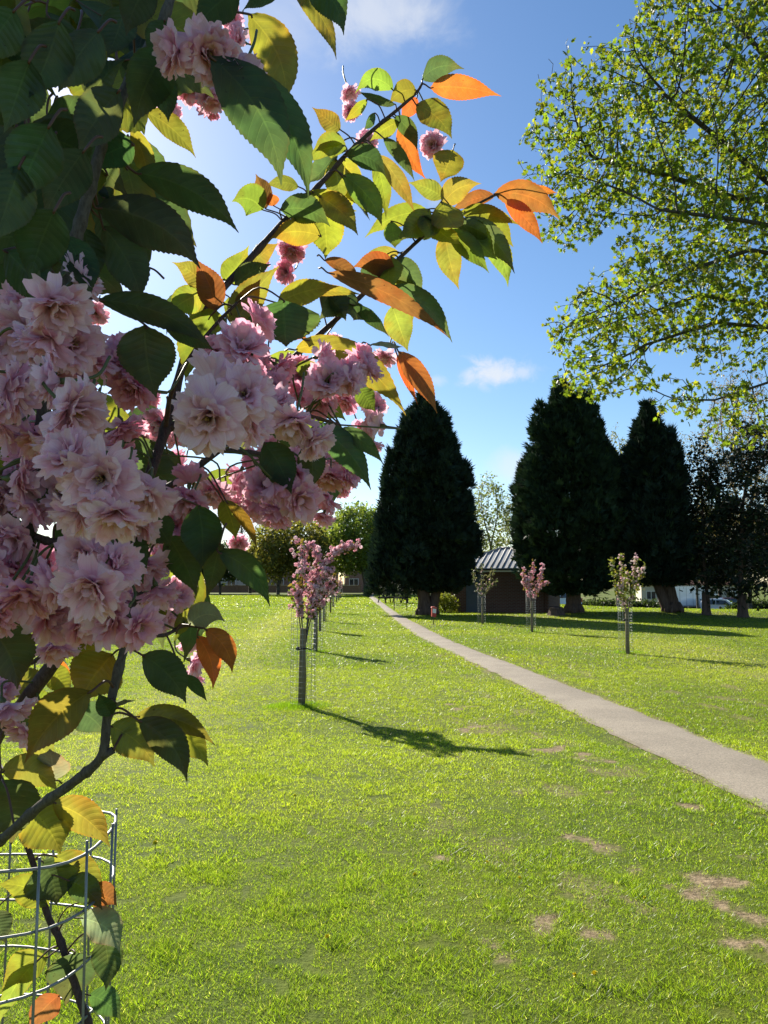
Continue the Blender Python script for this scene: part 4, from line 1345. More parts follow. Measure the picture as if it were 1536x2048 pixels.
# a small double blossom: ruffled ball of petals
_r = np.random.default_rng(9); BL_V = []; BL_F = []
for _i in range(16):
    _d = unit(_r.normal(size=3) + np.array([0, 0, .3])); _s = unit(np.cross(_d, _r.normal(size=3))); _u = np.cross(_s, _d)
    _n = len(BL_V)
    BL_V += [_d * .15, _d * .7 + _s * .42 + _u * .08, _d * 1.0 + _s * .2 - _u * .1, _d * 1.0 - _s * .2 + _u * .1, _d * .7 - _s * .42 - _u * .08]
    BL_F += [[_n, _n + 1, _n + 2], [_n, _n + 2, _n + 3], [_n, _n + 3, _n + 4]]
BL_V = np.array(BL_V); BL_F = np.array(BL_F)


def sapling(loc, label, shoots, seed, nb, nl, pink, leafc, alt, bsize=.026, lsize=.075, off=(0.03, .07), tall=True):
    """shoots: list of chains (points relative to the foot); blossom and leaves sit along their upper parts"""
    r = np.random.default_rng(seed)
    t = thing('cherry_sapling', label, 'young tree', loc, 0, 'young cherry trees in wire guards')
    b = MB(); ox, oy = off
    b.tube(spline([(ox, oy, -.05), (ox + .01, oy, .35), (ox, oy + .01, .75)], 4), np.linspace(.017, .012, 9), 8)
    pts = []
    for ch in shoots:
        P = spline([(ox, oy + .01, .70)] + list(ch), 6); b.tube(P, np.linspace(.009, .003, len(P)), 6)
        m = len(P); pts.append(P[int(m * .30):])
        for k in range(int(m * .35), m, 2):
            d = r.normal(size=3); d[2] = abs(d[2]) * .5; d = unit(d) * r.uniform(.05, .15)
            b.tube([P[k], P[k] + d * .6, P[k] + d], [.003, .0025, .0015], 4); pts.append(np.array([P[k] + d]))
    b.build('trunk', M['twig'], t)
    C = np.concatenate(pts)
    # blossom hangs in bunches
    cent = C[r.integers(0, len(C), max(1, nb // 4))]
    P = np.repeat(cent, 4, axis=0) + r.normal(size=(len(cent) * 4, 3)) * .028; n = len(P)
    x, y, z = frames(n, r)
    c = vary(pink[0], n, r, .85, 1.1, pink[1], .4)
    b = MB(); b.inst(BL_V, BL_F, P, x, y, z, bsize * r.uniform(.75, 1.2, n), 0, c); b.build('blossom', M['mini_petal'], t)
    P = C[r.integers(0, len(C), nl)] + r.normal(size=(nl, 3)) * .025
    y = r.normal(size=(nl, 3)); y[:, 2] -= .3; y = unit(y); x = unit(np.cross(y, r.normal(size=(nl, 3)))); z = np.cross(x, y)
    b = MB(); b.inst(LEAF_V, LEAF_F, P, x, y, z, lsize * r.uniform(.5, 1.2, nl), 0, vary(leafc, nl, r, .7, 1.3, alt, .35)); b.build('foliage', M['crown'], t)
    return t


PK = ((.80, .46, .52), (.86, .68, .70)); PALE = ((.80, .70, .66), (.78, .58, .60))
sh1 = [[(-.02, 0, 1.0), (-.04, .02, 1.3), (.0, .03, 1.6), (.0, 0, 1.9), (.02, 0, 2.06)],
       [(.08, 0, 1.05), (.14, -.03, 1.4), (.24, -.02, 1.7), (.34, 0, 1.88), (.5, .02, 1.98), (.60, .03, 2.02)],
       [(.06, .05, 1.0), (.10, .1, 1.35), (.16, .12, 1.6), (.20, .1, 1.8), (.16, .1, 1.95)],
       [(.0, -.05, 1.1), (-.04, -.08, 1.35), (-.05, -.08, 1.55), (.0, -.06, 1.75)],
       [(.12, .0, 1.1), (.26, .05, 1.35), (.34, .1, 1.5), (.40, .1, 1.55)],
       [(.10, -.06, 1.1), (.22, -.12, 1.45), (.30, -.14, 1.65), (.36, -.15, 1.72)]]
row0 = gp(602, 1412)
ROW = [row0[:2]] + [gp(*q)[:2] for q in ((630, 1303), (640, 1262), (648, 1243), (661, 1226), (667, 1214), (673, 1205), (677, 1200), (681, 1197))]
sap = sapling((*ROW[0], 0), 'young pink cherry in full bloom nearest along the row, above the closest stake', sh1, 71, 1000, 520, PK, (.10, .075, .02), (.07, .10, .02), .025, .07)
names = ['second', 'third', 'fourth', 'fifth', 'sixth', 'seventh', 'eighth', 'ninth']
sp2 = sapling((*ROW[1], 0), 'second young pink cherry along the row, behind the blooming nearest one', [[(-.03, 0, 1.0), (-.1, 0, 1.5), (-.08, 0, 1.85)], [(.1, -.05, 1.0), (.2, -.05, 1.4), (.28, 0, 1.7)], [(.06, .02, 1.1), (.12, .05, 1.5), (.16, .05, 1.95)], [(.0, .08, 1.0), (.02, .12, 1.4), (.05, .14, 1.75)]], 72, 420, 260, PK, (.08, .075, .02), (.06, .09, .02))
st0 = stake((*ROW[0], 0), 'thick weathered post with a black strap at the closest cherry of the row', .97, (.02, 0))
cg0 = cage((ROW[0][0] + .02, ROW[0][1] + .03, 0), 'wire guard round the closest cherry of the row', 3, .0017, 3)
for k in range(1, 9):
    if k > 1:
        dup(sp2, (*ROW[k], 0), k * 1.7, .95 + .02 * (k % 3), '%s young pink cherry along the row, counted from the closest' % names[k - 1])
    dup(st0, (*ROW[k], 0), k * .8, 1.0 + .03 * math.sin(k * 2), 'weathered post at the %s cherry along the row' % names[k - 1])
    dup(cg0, (ROW[k][0] + .02, ROW[k][1] + .03, 0), k * .9, 1.0, 'wire guard round the %s cherry along the row' % names[k - 1])

g1 = gp(1255, 1307); g2 = gp(1064, 1264); g3 = gp(965, 1248)
sapling(g1, 'young cherry of upright green shoots with pale blossom, nearest on the right of the path', [[(-.10, 0, 1.1), (-.24, 0, 1.55), (-.29, 0, 2.0)], [(-.02, .05, 1.2), (-.06, .05, 1.7), (-.06, .05, 2.13)], [(.08, -.04, 1.2), (.18, -.04, 1.65), (.24, 0, 2.05)],
        [(.12, .05, 1.15), (.3, .08, 1.55), (.46, .1, 1.9)], [(-.08, -.1, 1.1), (-.15, -.12, 1.5), (-.18, -.12, 1.75)], [(.02, .1, 1.2), (.08, .15, 1.5), (.1, .15, 1.75)]], 73, 260, 620, PALE, (.10, .13, .025), (.13, .12, .03), .024, .085)
sapling(g2, 'young cherry with a pink blossom head and bronzy upright tips, right of the path', [[(-.08, 0, 1.2), (-.22, 0, 1.6), (-.26, 0, 1.85)], [(.0, .05, 1.3), (.05, .05, 1.8), (.10, .05, 2.15)], [(.12, -.04, 1.3), (.26, -.04, 1.65), (.38, 0, 2.0)],
        [(.15, .05, 1.2), (.34, .08, 1.45), (.52, .1, 1.55)], [(-.06, -.1, 1.2), (-.08, -.12, 1.5), (-.05, -.12, 1.85)]], 74, 460, 300, PK, (.13, .085, .03), (.10, .10, .02), .034, .08)
sapling(g3, 'small grey looking young tree in the conifer shade before the hut', [[(-.08, 0, 1.2), (-.28, 0, 1.6), (-.3, 0, 2.0)], [(.0, .05, 1.3), (.02, .05, 1.8), (.02, .05, 2.25)], [(.12, -.04, 1.3), (.32, -.04, 1.65), (.36, 0, 2.05)],
        [(.15, .05, 1.2), (.4, .08, 1.45), (.52, .1, 1.6)]], 75, 60, 420, PALE, (.09, .09, .06), (.06, .08, .04), .026, .10)
for p, lab in ((g1, 'the green upright cherry nearest on the right of the path'), (g2, 'the pink headed cherry right of the path'), (g3, 'the small grey young tree before the hut')):
    dup(st0, p, .5, 1.02 if p is g1 else 1.0, 'weathered post beside ' + lab)
    dup(cg0, (p[0] - .02, p[1] + .03, 0), .6, 1.0, 'wire guard round ' + lab)

# a few dandelions -------------------------------------------------------
M['dandelion'] = plain("yellow_petal", (.85, .68, .02), .6)
M['stem'] = plain("green_stem", (.10, .17, .03), .6)
DAN = [(750, 1215 / 2.415 + 1200)] and [(310, 1702), (830, 1762), (1150, 1965), (715, 1618), (1190, 1965), (1425, 1660), (970, 1543), (985, 1545), (1010, 1505), (975, 1734), (1290, 1805), (590, 1600), (1040, 1767), (1480, 1665), (655, 1890)]
d0 = None
for k, (px, py) in enumerate(DAN):
    p = gp(px, py)
    if d0 is None:
        d0 = thing('dandelion', 'small yellow dandelion flower in the mown lawn', 'flower', p, 0, 'dandelions in the lawn')
        b = MB(); r_ = np.random.default_rng(4); m = 40; u = unit(r_.normal(size=(m, 3)) * [1, 1, .5] + [0, 0, .35]); x = unit(np.cross(u, r_.normal(size=(m, 3))))
        b.inst(QUAD_V, QUAD_F, np.tile([[0, 0, .045]], (m, 1)), x, u, np.cross(x, u), .019, 0); b.build('flower_head', M['dandelion'], d0)
        b = MB(); b.tube([(0, 0, 0), (.003, 0, .046)], .002, 5); b.build('stem', M['stem'], d0)
    else:
        dup(d0, p, k * 1.3, .5 + .3 * ((k * 37) % 10) / 10)

# ------------------------------------------------------------------ the flowering cherry in front
M['leaf'] = mat_cherry_leaf()
M['petal'] = mat_petal()
M['petiole'] = plain("reddish_leaf_stalk", (.10, .045, .03), .5, 0, .4, .3, 200)
M['pedicel'] = plain("green_flower_stalk", (.09, .10, .03), .5, 0, .4, .3, 200)
M['stamen'] = plain("yellow_stamen", (.55, .38, .14), .6)

ROOT = np.array([-.505, 1.0, 0.0])
cherry = thing('cherry_tree', 'flowering pink double blossom cherry filling the near side, bronze and green leaves backlit', 'tree', (0, 0, 0))
fr_ = np.random.default_rng(101)

BR_PTS = []                                               # sampled branch points the stalks run to


def branch(pts, w0, w1, mat='twig', name='branch', world=False, steps=8, sides=10, knots=True):
    if world:
        P = np.array(pts, float); r0, r1 = w0, w1
    else:
        P = np.array([at(*p) for p in pts]); r0 = w0 * pts[0][2] / F_PX / 2; r1 = w1 * pts[-1][2] / F_PX / 2
    C = spline(P, steps); n = len(C)
    rad = np.linspace(r0, r1, n)
    if knots:
        rad = rad * (1 + .10 * (fr_.random(n) - .5) + .22 * (fr_.random(n) < .12))
    b = MB(); b.tube(C, rad, sides)
    BR_PTS.append(np.concatenate([C, (C[1:] + C[:-1]) / 2]))
    return b.build(name, M[mat], cherry)


branch([ROOT + [-.055, .02, -.1], ROOT + [-.055, .02, .5], ROOT + [-.06, .0, 1.0], ROOT + [-.075, -.03, 1.5], ROOT + [-.12, .05, 2.0], ROOT + [-.2, .15, 2.6]], .019, .010, 'twig_grey', 'trunk', True)
tk = lambda z: ROOT + np.array([-.06 - .01 * z, -.01, z])
P_ = lambda *a: list(a)


def wbranch(first, pts, w0, w1, mat='twig', **k):
    P = [np.array(first)] + [at(*p) for p in pts]
    return branch(P, w0, w1, mat, world=True, **k)


# left upright shoot
wbranch(tk(1.22), [(-60, 1330, .78), (20, 1190, .64), (62, 1050, .60), (78, 900, .585), (92, 790, .58), (112, 680, .575), (132, 555, .57), (165, 430, .57), (205, 290, .575), (250, 180, .58), (290, 108, .59), (334, 20, .60), (352, -60, .61)], .0062, .0036, 'twig_grey')
wbranch(at(290, 108, .59), [(340, 100, .60), (385, 78, .615)], .003, .002)
wbranch(at(72, 1075, .60), [(115, 1085, .60), (165, 1072, .60), (240, 1050, .61)], .0035, .002)
wbranch(at(165, 430, .57), [(215, 250, .62), (190, 170, .66), (200, 60, .7)], .003, .002)
# grey bough that runs up through the blossom to the lit right-hand boughs
wbranch(tk(1.12), [(-30, 1520, .86), (45, 1410, .76), (120, 1305, .74), (210, 1150, .76), (280, 1000, .80), (330, 860, .86), (378, 690, .93), (430, 598, .97), (500, 518, 1.0), (570, 440, 1.02), (650, 358, 1.04), (690, 312, 1.05), (740, 265, 1.06), (800, 215, 1.07), (832, 186, 1.08), (845, 166, 1.08)], .0078, .0017, 'twig', steps=9)
wbranch(at(330, 860, .86), [(450, 800, .93), (560, 735, 1.0), (640, 668, 1.04), (690, 622, 1.06), (745, 570, 1.07), (795, 520, 1.08), (840, 478, 1.09), (882, 444, 1.1), (935, 418, 1.1), (990, 390, 1.1)], .005, .0016)
wbranch(at(280, 1000, .80), [(360, 960, .76), (440, 900, .76), (520, 850, .80), (600, 830, .84), (680, 850, .88)], .004, .0018)
wbranch(at(440, 900, .76), [(500, 905, .80), (570, 915, .86), (640, 925, .88)], .003, .0016)
wbranch(at(330, 860, .86), [(345, 780, .82), (390, 700, .80), (440, 640, .80), (475, 605, .80)], .003, .0016)
# lower bough, bends up at a knot
wbranch(tk(1.05), [(-60, 1730, .80), (0, 1682, .74), (80, 1612, .70), (150, 1562, .68), (203, 1512, .67), (214, 1440, .67), (232, 1360, .67), (262, 1245, .68), (285, 1160, .69)], .0048, .0034, 'twig_grey')
wbranch(at(205, 1512, .67), [(226, 1500, .67)], .004, .0032, 'twig_grey', steps=2)
wbranch(at(252, 1285, .675), [(290, 1272, .70), (330, 1270, .72), (368, 1252, .74), (405, 1256, .75)], .0022, .0012)
wbranch(tk(1.15), [(-10, 1390, .90), (70, 1322, .86), (105, 1300, .84)], .004, .002, 'twig')
# shoot inside the wire guard
wbranch(ROOT + [-.05, .01, .35], [(120, 2420, .985), (172, 2180, .975), (178, 2060, .97), (165, 2015, .97), (122, 1885, .98), (95, 1830, .985), (72, 1745, .985), (44, 1662, .98), (12, 1580, .96), (-25, 1500, .94)], .0062, .0026)
wbranch(at(-25, 1500, .94), [(8, 1540, .88), (30, 1560, .86)], .002, .0012)
BP = np.concatenate(BR_PTS)
BPX = np.stack(proj(BP), -1)

# ------------------------------------------------------------------ leaves
_LT = np.array([0, .04, .1, .18, .28, .40, .52, .64, .75, .84, .90, .95, 1.0])
_LW = np.array([.03, .30, .56, .80, .96, 1.0, .92, .73, .47, .23, .115, .055, .0])
KIND = {'g': (.30, .40, .04), 'y': (.42, .45, .04), 'l': (.37, .45, .055), 'd': (.12, .20, .05), 'o': (.80, .24, .04), 'b': (.40, .19, .045), 'w': (.36, .32, .04), 'p': (.42, .48, .22)}  # the dark 'd' leaves carry the shade of their neighbours in their colour


def leaf_into(b, B, T, w, col, roll=0.0, bend=0.0, sag=.0, fold=.22, seed=0, N=40, K=8, stalk=None, twist=.25):
    r = np.random.default_rng(seed)
    B = np.asarray(B, float); T = np.asarray(T, float)
    a = T - B; L = np.linalg.norm(a); a = a / L
    m = (B + T) / 2; vd = unit(m - CAM)
    s = unit(np.cross(a, vd))
    if abs(a[2]) > .93:
        if s[0] < 0: s = -s
    elif s[2] < 0:
        s = -s
    n = np.cross(s, a)
    if n.dot(vd) > 0: n = -n                                    # n looks back at the viewer
    t = np.linspace(0, 1, N + 1)
    curve = 4 * t * (1 - t)
    mid = B[None] + a[None] * (L * t)[:, None] + s[None] * (bend * curve)[:, None] - n[None] * (sag * L * curve)[:, None]
    tw = roll + twist * (t - .4) * r.uniform(-1, 1)
    S = s[None] * np.cos(tw)[:, None] + n[None] * np.sin(tw)[:, None]
    tan = unit(np.gradient(mid, axis=0)); S = unit(S - tan * (S * tan).sum(1)[:, None]); Nn = np.cross(S, tan)
    u = np.linspace(-1, 1, K + 1)
    wid = np.interp(t, _LT, _LW) * w / 2
    au = np.abs(u)
    saw = (np.arange(N + 1) % 2) * 1.0
    U = u[None] * np.ones((N + 1, 1))
    edge = (au > .99)[None] * saw[:, None]
    W = wid[:, None] * (1 + .045 * edge)
    fold = fold * r.uniform(.4, 1.8); curl = r.uniform(-.5, .2)
    ph = r.uniform(0, 6.28)
    hgt = fold * au[None] + curl * au[None] ** 2 + .05 * np.sin(t[:, None] * 22 + u[None] * 2 + ph) * au[None] ** 2 + .12 * np.sin(t[:, None] * 6 + ph) * u[None]
    V = mid[:, None] + S[:, None] * (U * W)[..., None] * math.cos(fold * .7) + Nn[:, None] * (hgt * W)[..., None] + tan[:, None] * (edge * L * .012 + 0 * W)[..., None]
    lu = np.stack([U, np.broadcast_to(t[:, None], U.shape)], -1).reshape(-1, 2)
    i = np.arange(N)[:, None] * (K + 1) + np.arange(K)[None]
    f = np.stack([i, i + 1, i + K + 2, i + K + 1], -1).reshape(-1, 4)
    tipk = sstep(.55, 1.0, t)[:, None, None] * .12
    c = np.array(col)[None, None] * np.ones((N + 1, K + 1, 1)); c = c * (1 - tipk) + np.array([.5, .2, .05]) * tipk
    b.add(V.reshape(-1, 3), f, 0, c.reshape(-1, 3), lu, smooth=True)
    if stalk is not None:
        q = np.asarray(stalk, float); d = np.linalg.norm(q - B)
        mp = (q + B) / 2 + np.array([0, 0, .12 * d]) + a * -.1 * d
        b.tube(spline([q, mp, B, mid[2]], 4), np.linspace(.0011, .0008, 13) * (.8 + .4 * min(1, L / .1)), 5, 1)


def nearest(p, maxd=.09):
    d = np.linalg.norm(BP - p, axis=1); k = d.argmin()
    return BP[k] if d[k] < maxd else None


LEAVES = []


def Lf(bx, by, tx, ty, w, kind, D, roll=None, bend=0, sag=None, dz=None, fold=.25):
    LEAVES.append((bx, by, tx, ty, w, kind, D, roll, bend, sag, dz, fold))


# lit boughs on the right --------------------------------------------------
for q in [(844, 160, 926, 139, 40, 'd', 1.08, .2, 16), (860, 176, 998, 192, 44, 'o', 1.08, -.1, 8), (786, 180, 713, 187, 36, 'l', 1.07, .2, 24), (832, 180, 781, 206, 38, 'w', 1.07, .3, 10),
          (791, 209, 716, 183, 16, 'd', 1.06, .6, 0), (735, 199, 690, 242, 18, 'y', 1.06, .4, 0), (681, 260, 626, 216, 34, 'y', 1.05, .1, 0), (750, 226, 729, 258, 15, 'd', 1.05, .5, 0),
          (688, 291, 604, 331, 24, 'g', 1.04, .5, 10), (692, 303, 628, 302, 42, 'g', 1.04, -.4, 12), (670, 318, 681, 405, 47, 'y', 1.045, 0, 0), (692, 312, 769, 354, 40, 'd', 1.04, .3, 18),
          (686, 350, 761, 449, 48, 'g', 1.03, -.2, 14), (683, 352, 738, 438, 20, 'd', 1.05, .8, 0), (747, 307, 771, 434, 30, 'y', 1.06, .2, 6), (758, 309, 826, 420, 32, 'w', 1.06, -.2, 6),
          (766, 275, 827, 360, 24, 'd', 1.05, .5, 8), (834, 195, 802, 240, 28, 'o', 1.09, .1, 0), (802, 244, 851, 355, 34, 'o', 1.09, .1, -10), (788, 234, 833, 300, 30, 'd', 1.06, .2, 10),
          (832, 209, 901, 275, 48, 'g', 1.08, -.3, 10), (797, 244, 742, 281, 30, 'y', 1.07, .2, 4), (906, 300, 882, 362, 56, 'y', 1.13, .1, 0), (887, 396, 818, 366, 34, 'l', 1.1, .1, 5),
          (886, 410, 960, 369, 44, 'w', 1.1, .1, 14), (990, 392, 903, 424, 26, 'b', 1.11, .3, 8), (988, 388, 1115, 438, 50, 'b', 1.1, .1, 20), (1008, 397, 1082, 484, 32, 'o', 1.11, -.2, 6),
          (1060, 379, 1114, 386, 15, 'o', 1.12, .4, 0), (920, 425, 1034, 449, 32, 'g', 1.09, .5, 8), (858, 424, 734, 474, 38, 'y', 1.11, .1, 16), (783, 442, 790, 494, 32, 'g', 1.09, -.2, 0),
          (882, 459, 802, 483, 40, 'd', 1.08, .3, 14), (930, 428, 872, 436, 18, 'd', 1.08, .6, 4), (889, 465, 917, 575, 46, 'l', 1.10, 0, -4), (893, 461, 975, 543, 38, 'g', 1.09, .2, 6),
          (912, 445, 1025, 544, 48, 'd', 1.08, -.1, 22), (968, 462, 1014, 570, 42, 'l', 1.11, .1, 12), (789, 540, 708, 535, 42, 'b', 1.06, .2, 12), (799, 506, 716, 531, 26, 'l', 1.09, .2, 8),
          (791, 523, 840, 597, 50, 'd', 1.07, -.2, 8), (655, 545, 890, 672, 36, 'b', .95, .2, 20), (648, 520, 722, 570, 24, 'b', .97, .5, 8), (776, 576, 900, 682, 42, 'd', 1.03, -.2, 22),
          (784, 612, 815, 700, 50, 'l', 1.06, .1, 0), (700, 596, 640, 640, 40, 'd', 1.03, .2, 8), (706, 610, 776, 672, 22, 'd', 1.02, .6, 6), (606, 678, 804, 826, 60, 'y', .88, -.1, 30),
          (740, 690, 806, 694, 9, 'p', .9, 1.2, 0), (796, 702, 871, 822, 38, 'b', .92, -.2, 8), (794, 710, 834, 806, 18, 'o', .93, .2, 0), (717, 772, 750, 822, 36, 'g', .95, .1, 0),
          (630, 850, 738, 976, 54, 'd', .78, -.2, 16), (682, 856, 764, 926, 28, 'd', .80, .4, 8), (528, 885, 581, 985, 62, 'd', .70, .1, 6), (614, 884, 622, 976, 50, 'd', .74, -.1, 6),
          (445, 1000, 471, 1078, 40, 'y', .78, .2, 4), (452, 1002, 512, 1098, 20, 'w', .74, .3, 10),
          (590, 700, 700, 690, 30, 'y', .92, .4, 8), (590, 735, 650, 760, 34, 'g', .94, .2, 6), (560, 720, 520, 760, 40, 'd', .95, .3, 0)]:
    Lf(*q)
# middle --------------------------------------------------------------------
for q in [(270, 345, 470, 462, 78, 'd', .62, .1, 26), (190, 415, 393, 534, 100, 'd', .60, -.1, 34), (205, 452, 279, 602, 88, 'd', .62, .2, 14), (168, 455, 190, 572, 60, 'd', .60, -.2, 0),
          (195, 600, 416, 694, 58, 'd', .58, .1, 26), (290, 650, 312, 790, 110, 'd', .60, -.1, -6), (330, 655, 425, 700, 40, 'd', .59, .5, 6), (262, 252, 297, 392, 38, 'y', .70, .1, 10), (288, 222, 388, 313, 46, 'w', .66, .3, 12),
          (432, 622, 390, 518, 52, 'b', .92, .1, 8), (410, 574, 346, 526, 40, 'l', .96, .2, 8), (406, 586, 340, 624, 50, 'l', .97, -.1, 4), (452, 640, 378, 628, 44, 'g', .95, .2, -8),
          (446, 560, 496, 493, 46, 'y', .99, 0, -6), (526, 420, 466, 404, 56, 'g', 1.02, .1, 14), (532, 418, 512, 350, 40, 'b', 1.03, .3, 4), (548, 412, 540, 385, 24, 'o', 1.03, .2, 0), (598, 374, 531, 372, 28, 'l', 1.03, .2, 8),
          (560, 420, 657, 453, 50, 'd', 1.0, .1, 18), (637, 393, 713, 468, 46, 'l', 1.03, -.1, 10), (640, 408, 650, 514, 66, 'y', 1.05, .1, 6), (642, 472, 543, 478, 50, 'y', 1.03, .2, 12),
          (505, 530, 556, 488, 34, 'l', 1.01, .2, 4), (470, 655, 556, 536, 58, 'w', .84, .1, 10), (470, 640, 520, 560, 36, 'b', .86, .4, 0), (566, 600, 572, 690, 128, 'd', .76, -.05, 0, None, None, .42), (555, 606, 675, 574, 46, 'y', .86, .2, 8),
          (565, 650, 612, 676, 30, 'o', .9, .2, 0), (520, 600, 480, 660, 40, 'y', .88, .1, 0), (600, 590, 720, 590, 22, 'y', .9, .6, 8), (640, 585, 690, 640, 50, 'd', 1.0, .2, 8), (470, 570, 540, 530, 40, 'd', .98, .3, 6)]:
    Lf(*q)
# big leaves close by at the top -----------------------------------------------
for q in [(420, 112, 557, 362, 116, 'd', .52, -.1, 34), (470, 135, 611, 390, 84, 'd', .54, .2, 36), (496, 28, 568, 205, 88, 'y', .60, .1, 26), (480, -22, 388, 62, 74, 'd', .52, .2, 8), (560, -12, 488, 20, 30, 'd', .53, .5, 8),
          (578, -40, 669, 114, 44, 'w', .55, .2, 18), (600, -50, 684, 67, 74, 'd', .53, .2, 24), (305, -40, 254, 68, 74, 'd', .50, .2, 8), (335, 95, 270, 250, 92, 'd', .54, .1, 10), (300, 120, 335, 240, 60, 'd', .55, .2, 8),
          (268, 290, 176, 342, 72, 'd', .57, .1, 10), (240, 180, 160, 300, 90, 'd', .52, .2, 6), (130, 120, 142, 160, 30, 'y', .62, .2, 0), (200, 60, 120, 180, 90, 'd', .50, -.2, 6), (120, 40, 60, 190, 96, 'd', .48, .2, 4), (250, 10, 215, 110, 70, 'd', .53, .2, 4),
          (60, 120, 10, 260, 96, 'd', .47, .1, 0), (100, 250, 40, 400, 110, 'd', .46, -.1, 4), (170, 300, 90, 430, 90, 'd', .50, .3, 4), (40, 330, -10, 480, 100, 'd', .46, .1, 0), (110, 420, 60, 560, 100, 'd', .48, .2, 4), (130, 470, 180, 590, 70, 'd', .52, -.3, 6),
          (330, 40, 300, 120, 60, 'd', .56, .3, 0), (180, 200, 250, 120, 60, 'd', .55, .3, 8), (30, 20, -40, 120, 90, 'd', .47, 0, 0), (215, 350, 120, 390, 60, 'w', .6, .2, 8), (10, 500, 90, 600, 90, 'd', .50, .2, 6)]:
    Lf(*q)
# under the blossom and low on the left -------------------------------------------
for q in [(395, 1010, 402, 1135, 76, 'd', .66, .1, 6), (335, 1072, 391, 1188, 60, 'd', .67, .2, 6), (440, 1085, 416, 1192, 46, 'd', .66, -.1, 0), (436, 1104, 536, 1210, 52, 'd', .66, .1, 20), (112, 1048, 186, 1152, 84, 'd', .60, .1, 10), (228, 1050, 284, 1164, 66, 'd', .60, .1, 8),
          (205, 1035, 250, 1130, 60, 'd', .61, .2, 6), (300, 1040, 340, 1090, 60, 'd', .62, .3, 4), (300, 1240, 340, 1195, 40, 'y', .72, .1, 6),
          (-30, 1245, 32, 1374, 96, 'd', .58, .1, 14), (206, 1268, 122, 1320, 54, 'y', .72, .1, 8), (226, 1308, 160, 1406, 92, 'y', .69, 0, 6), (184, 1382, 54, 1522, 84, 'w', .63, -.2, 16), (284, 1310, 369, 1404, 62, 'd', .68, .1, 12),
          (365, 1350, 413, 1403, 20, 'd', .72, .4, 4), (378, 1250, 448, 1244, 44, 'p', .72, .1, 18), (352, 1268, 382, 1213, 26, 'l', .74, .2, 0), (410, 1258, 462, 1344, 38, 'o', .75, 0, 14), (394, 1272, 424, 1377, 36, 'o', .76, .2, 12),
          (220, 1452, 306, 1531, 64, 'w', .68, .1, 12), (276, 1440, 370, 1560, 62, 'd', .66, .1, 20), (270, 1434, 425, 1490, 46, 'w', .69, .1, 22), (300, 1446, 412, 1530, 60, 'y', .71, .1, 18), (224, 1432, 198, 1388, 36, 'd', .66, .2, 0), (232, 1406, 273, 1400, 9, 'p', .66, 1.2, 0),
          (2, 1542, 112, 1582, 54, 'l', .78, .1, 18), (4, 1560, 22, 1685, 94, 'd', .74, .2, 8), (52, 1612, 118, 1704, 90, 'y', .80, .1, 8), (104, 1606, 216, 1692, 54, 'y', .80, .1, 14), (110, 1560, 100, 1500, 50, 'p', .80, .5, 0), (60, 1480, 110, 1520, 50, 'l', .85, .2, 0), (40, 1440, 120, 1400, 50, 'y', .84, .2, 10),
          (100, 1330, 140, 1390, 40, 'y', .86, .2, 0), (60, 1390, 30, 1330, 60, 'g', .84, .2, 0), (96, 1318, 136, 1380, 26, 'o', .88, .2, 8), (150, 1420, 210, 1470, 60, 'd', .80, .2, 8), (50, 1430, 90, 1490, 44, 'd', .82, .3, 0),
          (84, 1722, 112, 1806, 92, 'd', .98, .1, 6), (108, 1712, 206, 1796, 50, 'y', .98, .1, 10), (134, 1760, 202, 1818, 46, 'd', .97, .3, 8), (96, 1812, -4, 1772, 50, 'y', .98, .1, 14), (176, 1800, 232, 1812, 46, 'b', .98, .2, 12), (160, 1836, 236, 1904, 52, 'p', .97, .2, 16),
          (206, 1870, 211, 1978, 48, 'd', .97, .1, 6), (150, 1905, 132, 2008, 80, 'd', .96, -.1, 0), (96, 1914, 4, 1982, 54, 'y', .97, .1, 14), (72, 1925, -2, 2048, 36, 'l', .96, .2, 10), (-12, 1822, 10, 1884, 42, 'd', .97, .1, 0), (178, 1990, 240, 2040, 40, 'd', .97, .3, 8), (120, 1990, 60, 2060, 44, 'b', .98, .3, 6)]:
    Lf(*q)

# ------------------------------------------------------------------ blossoms


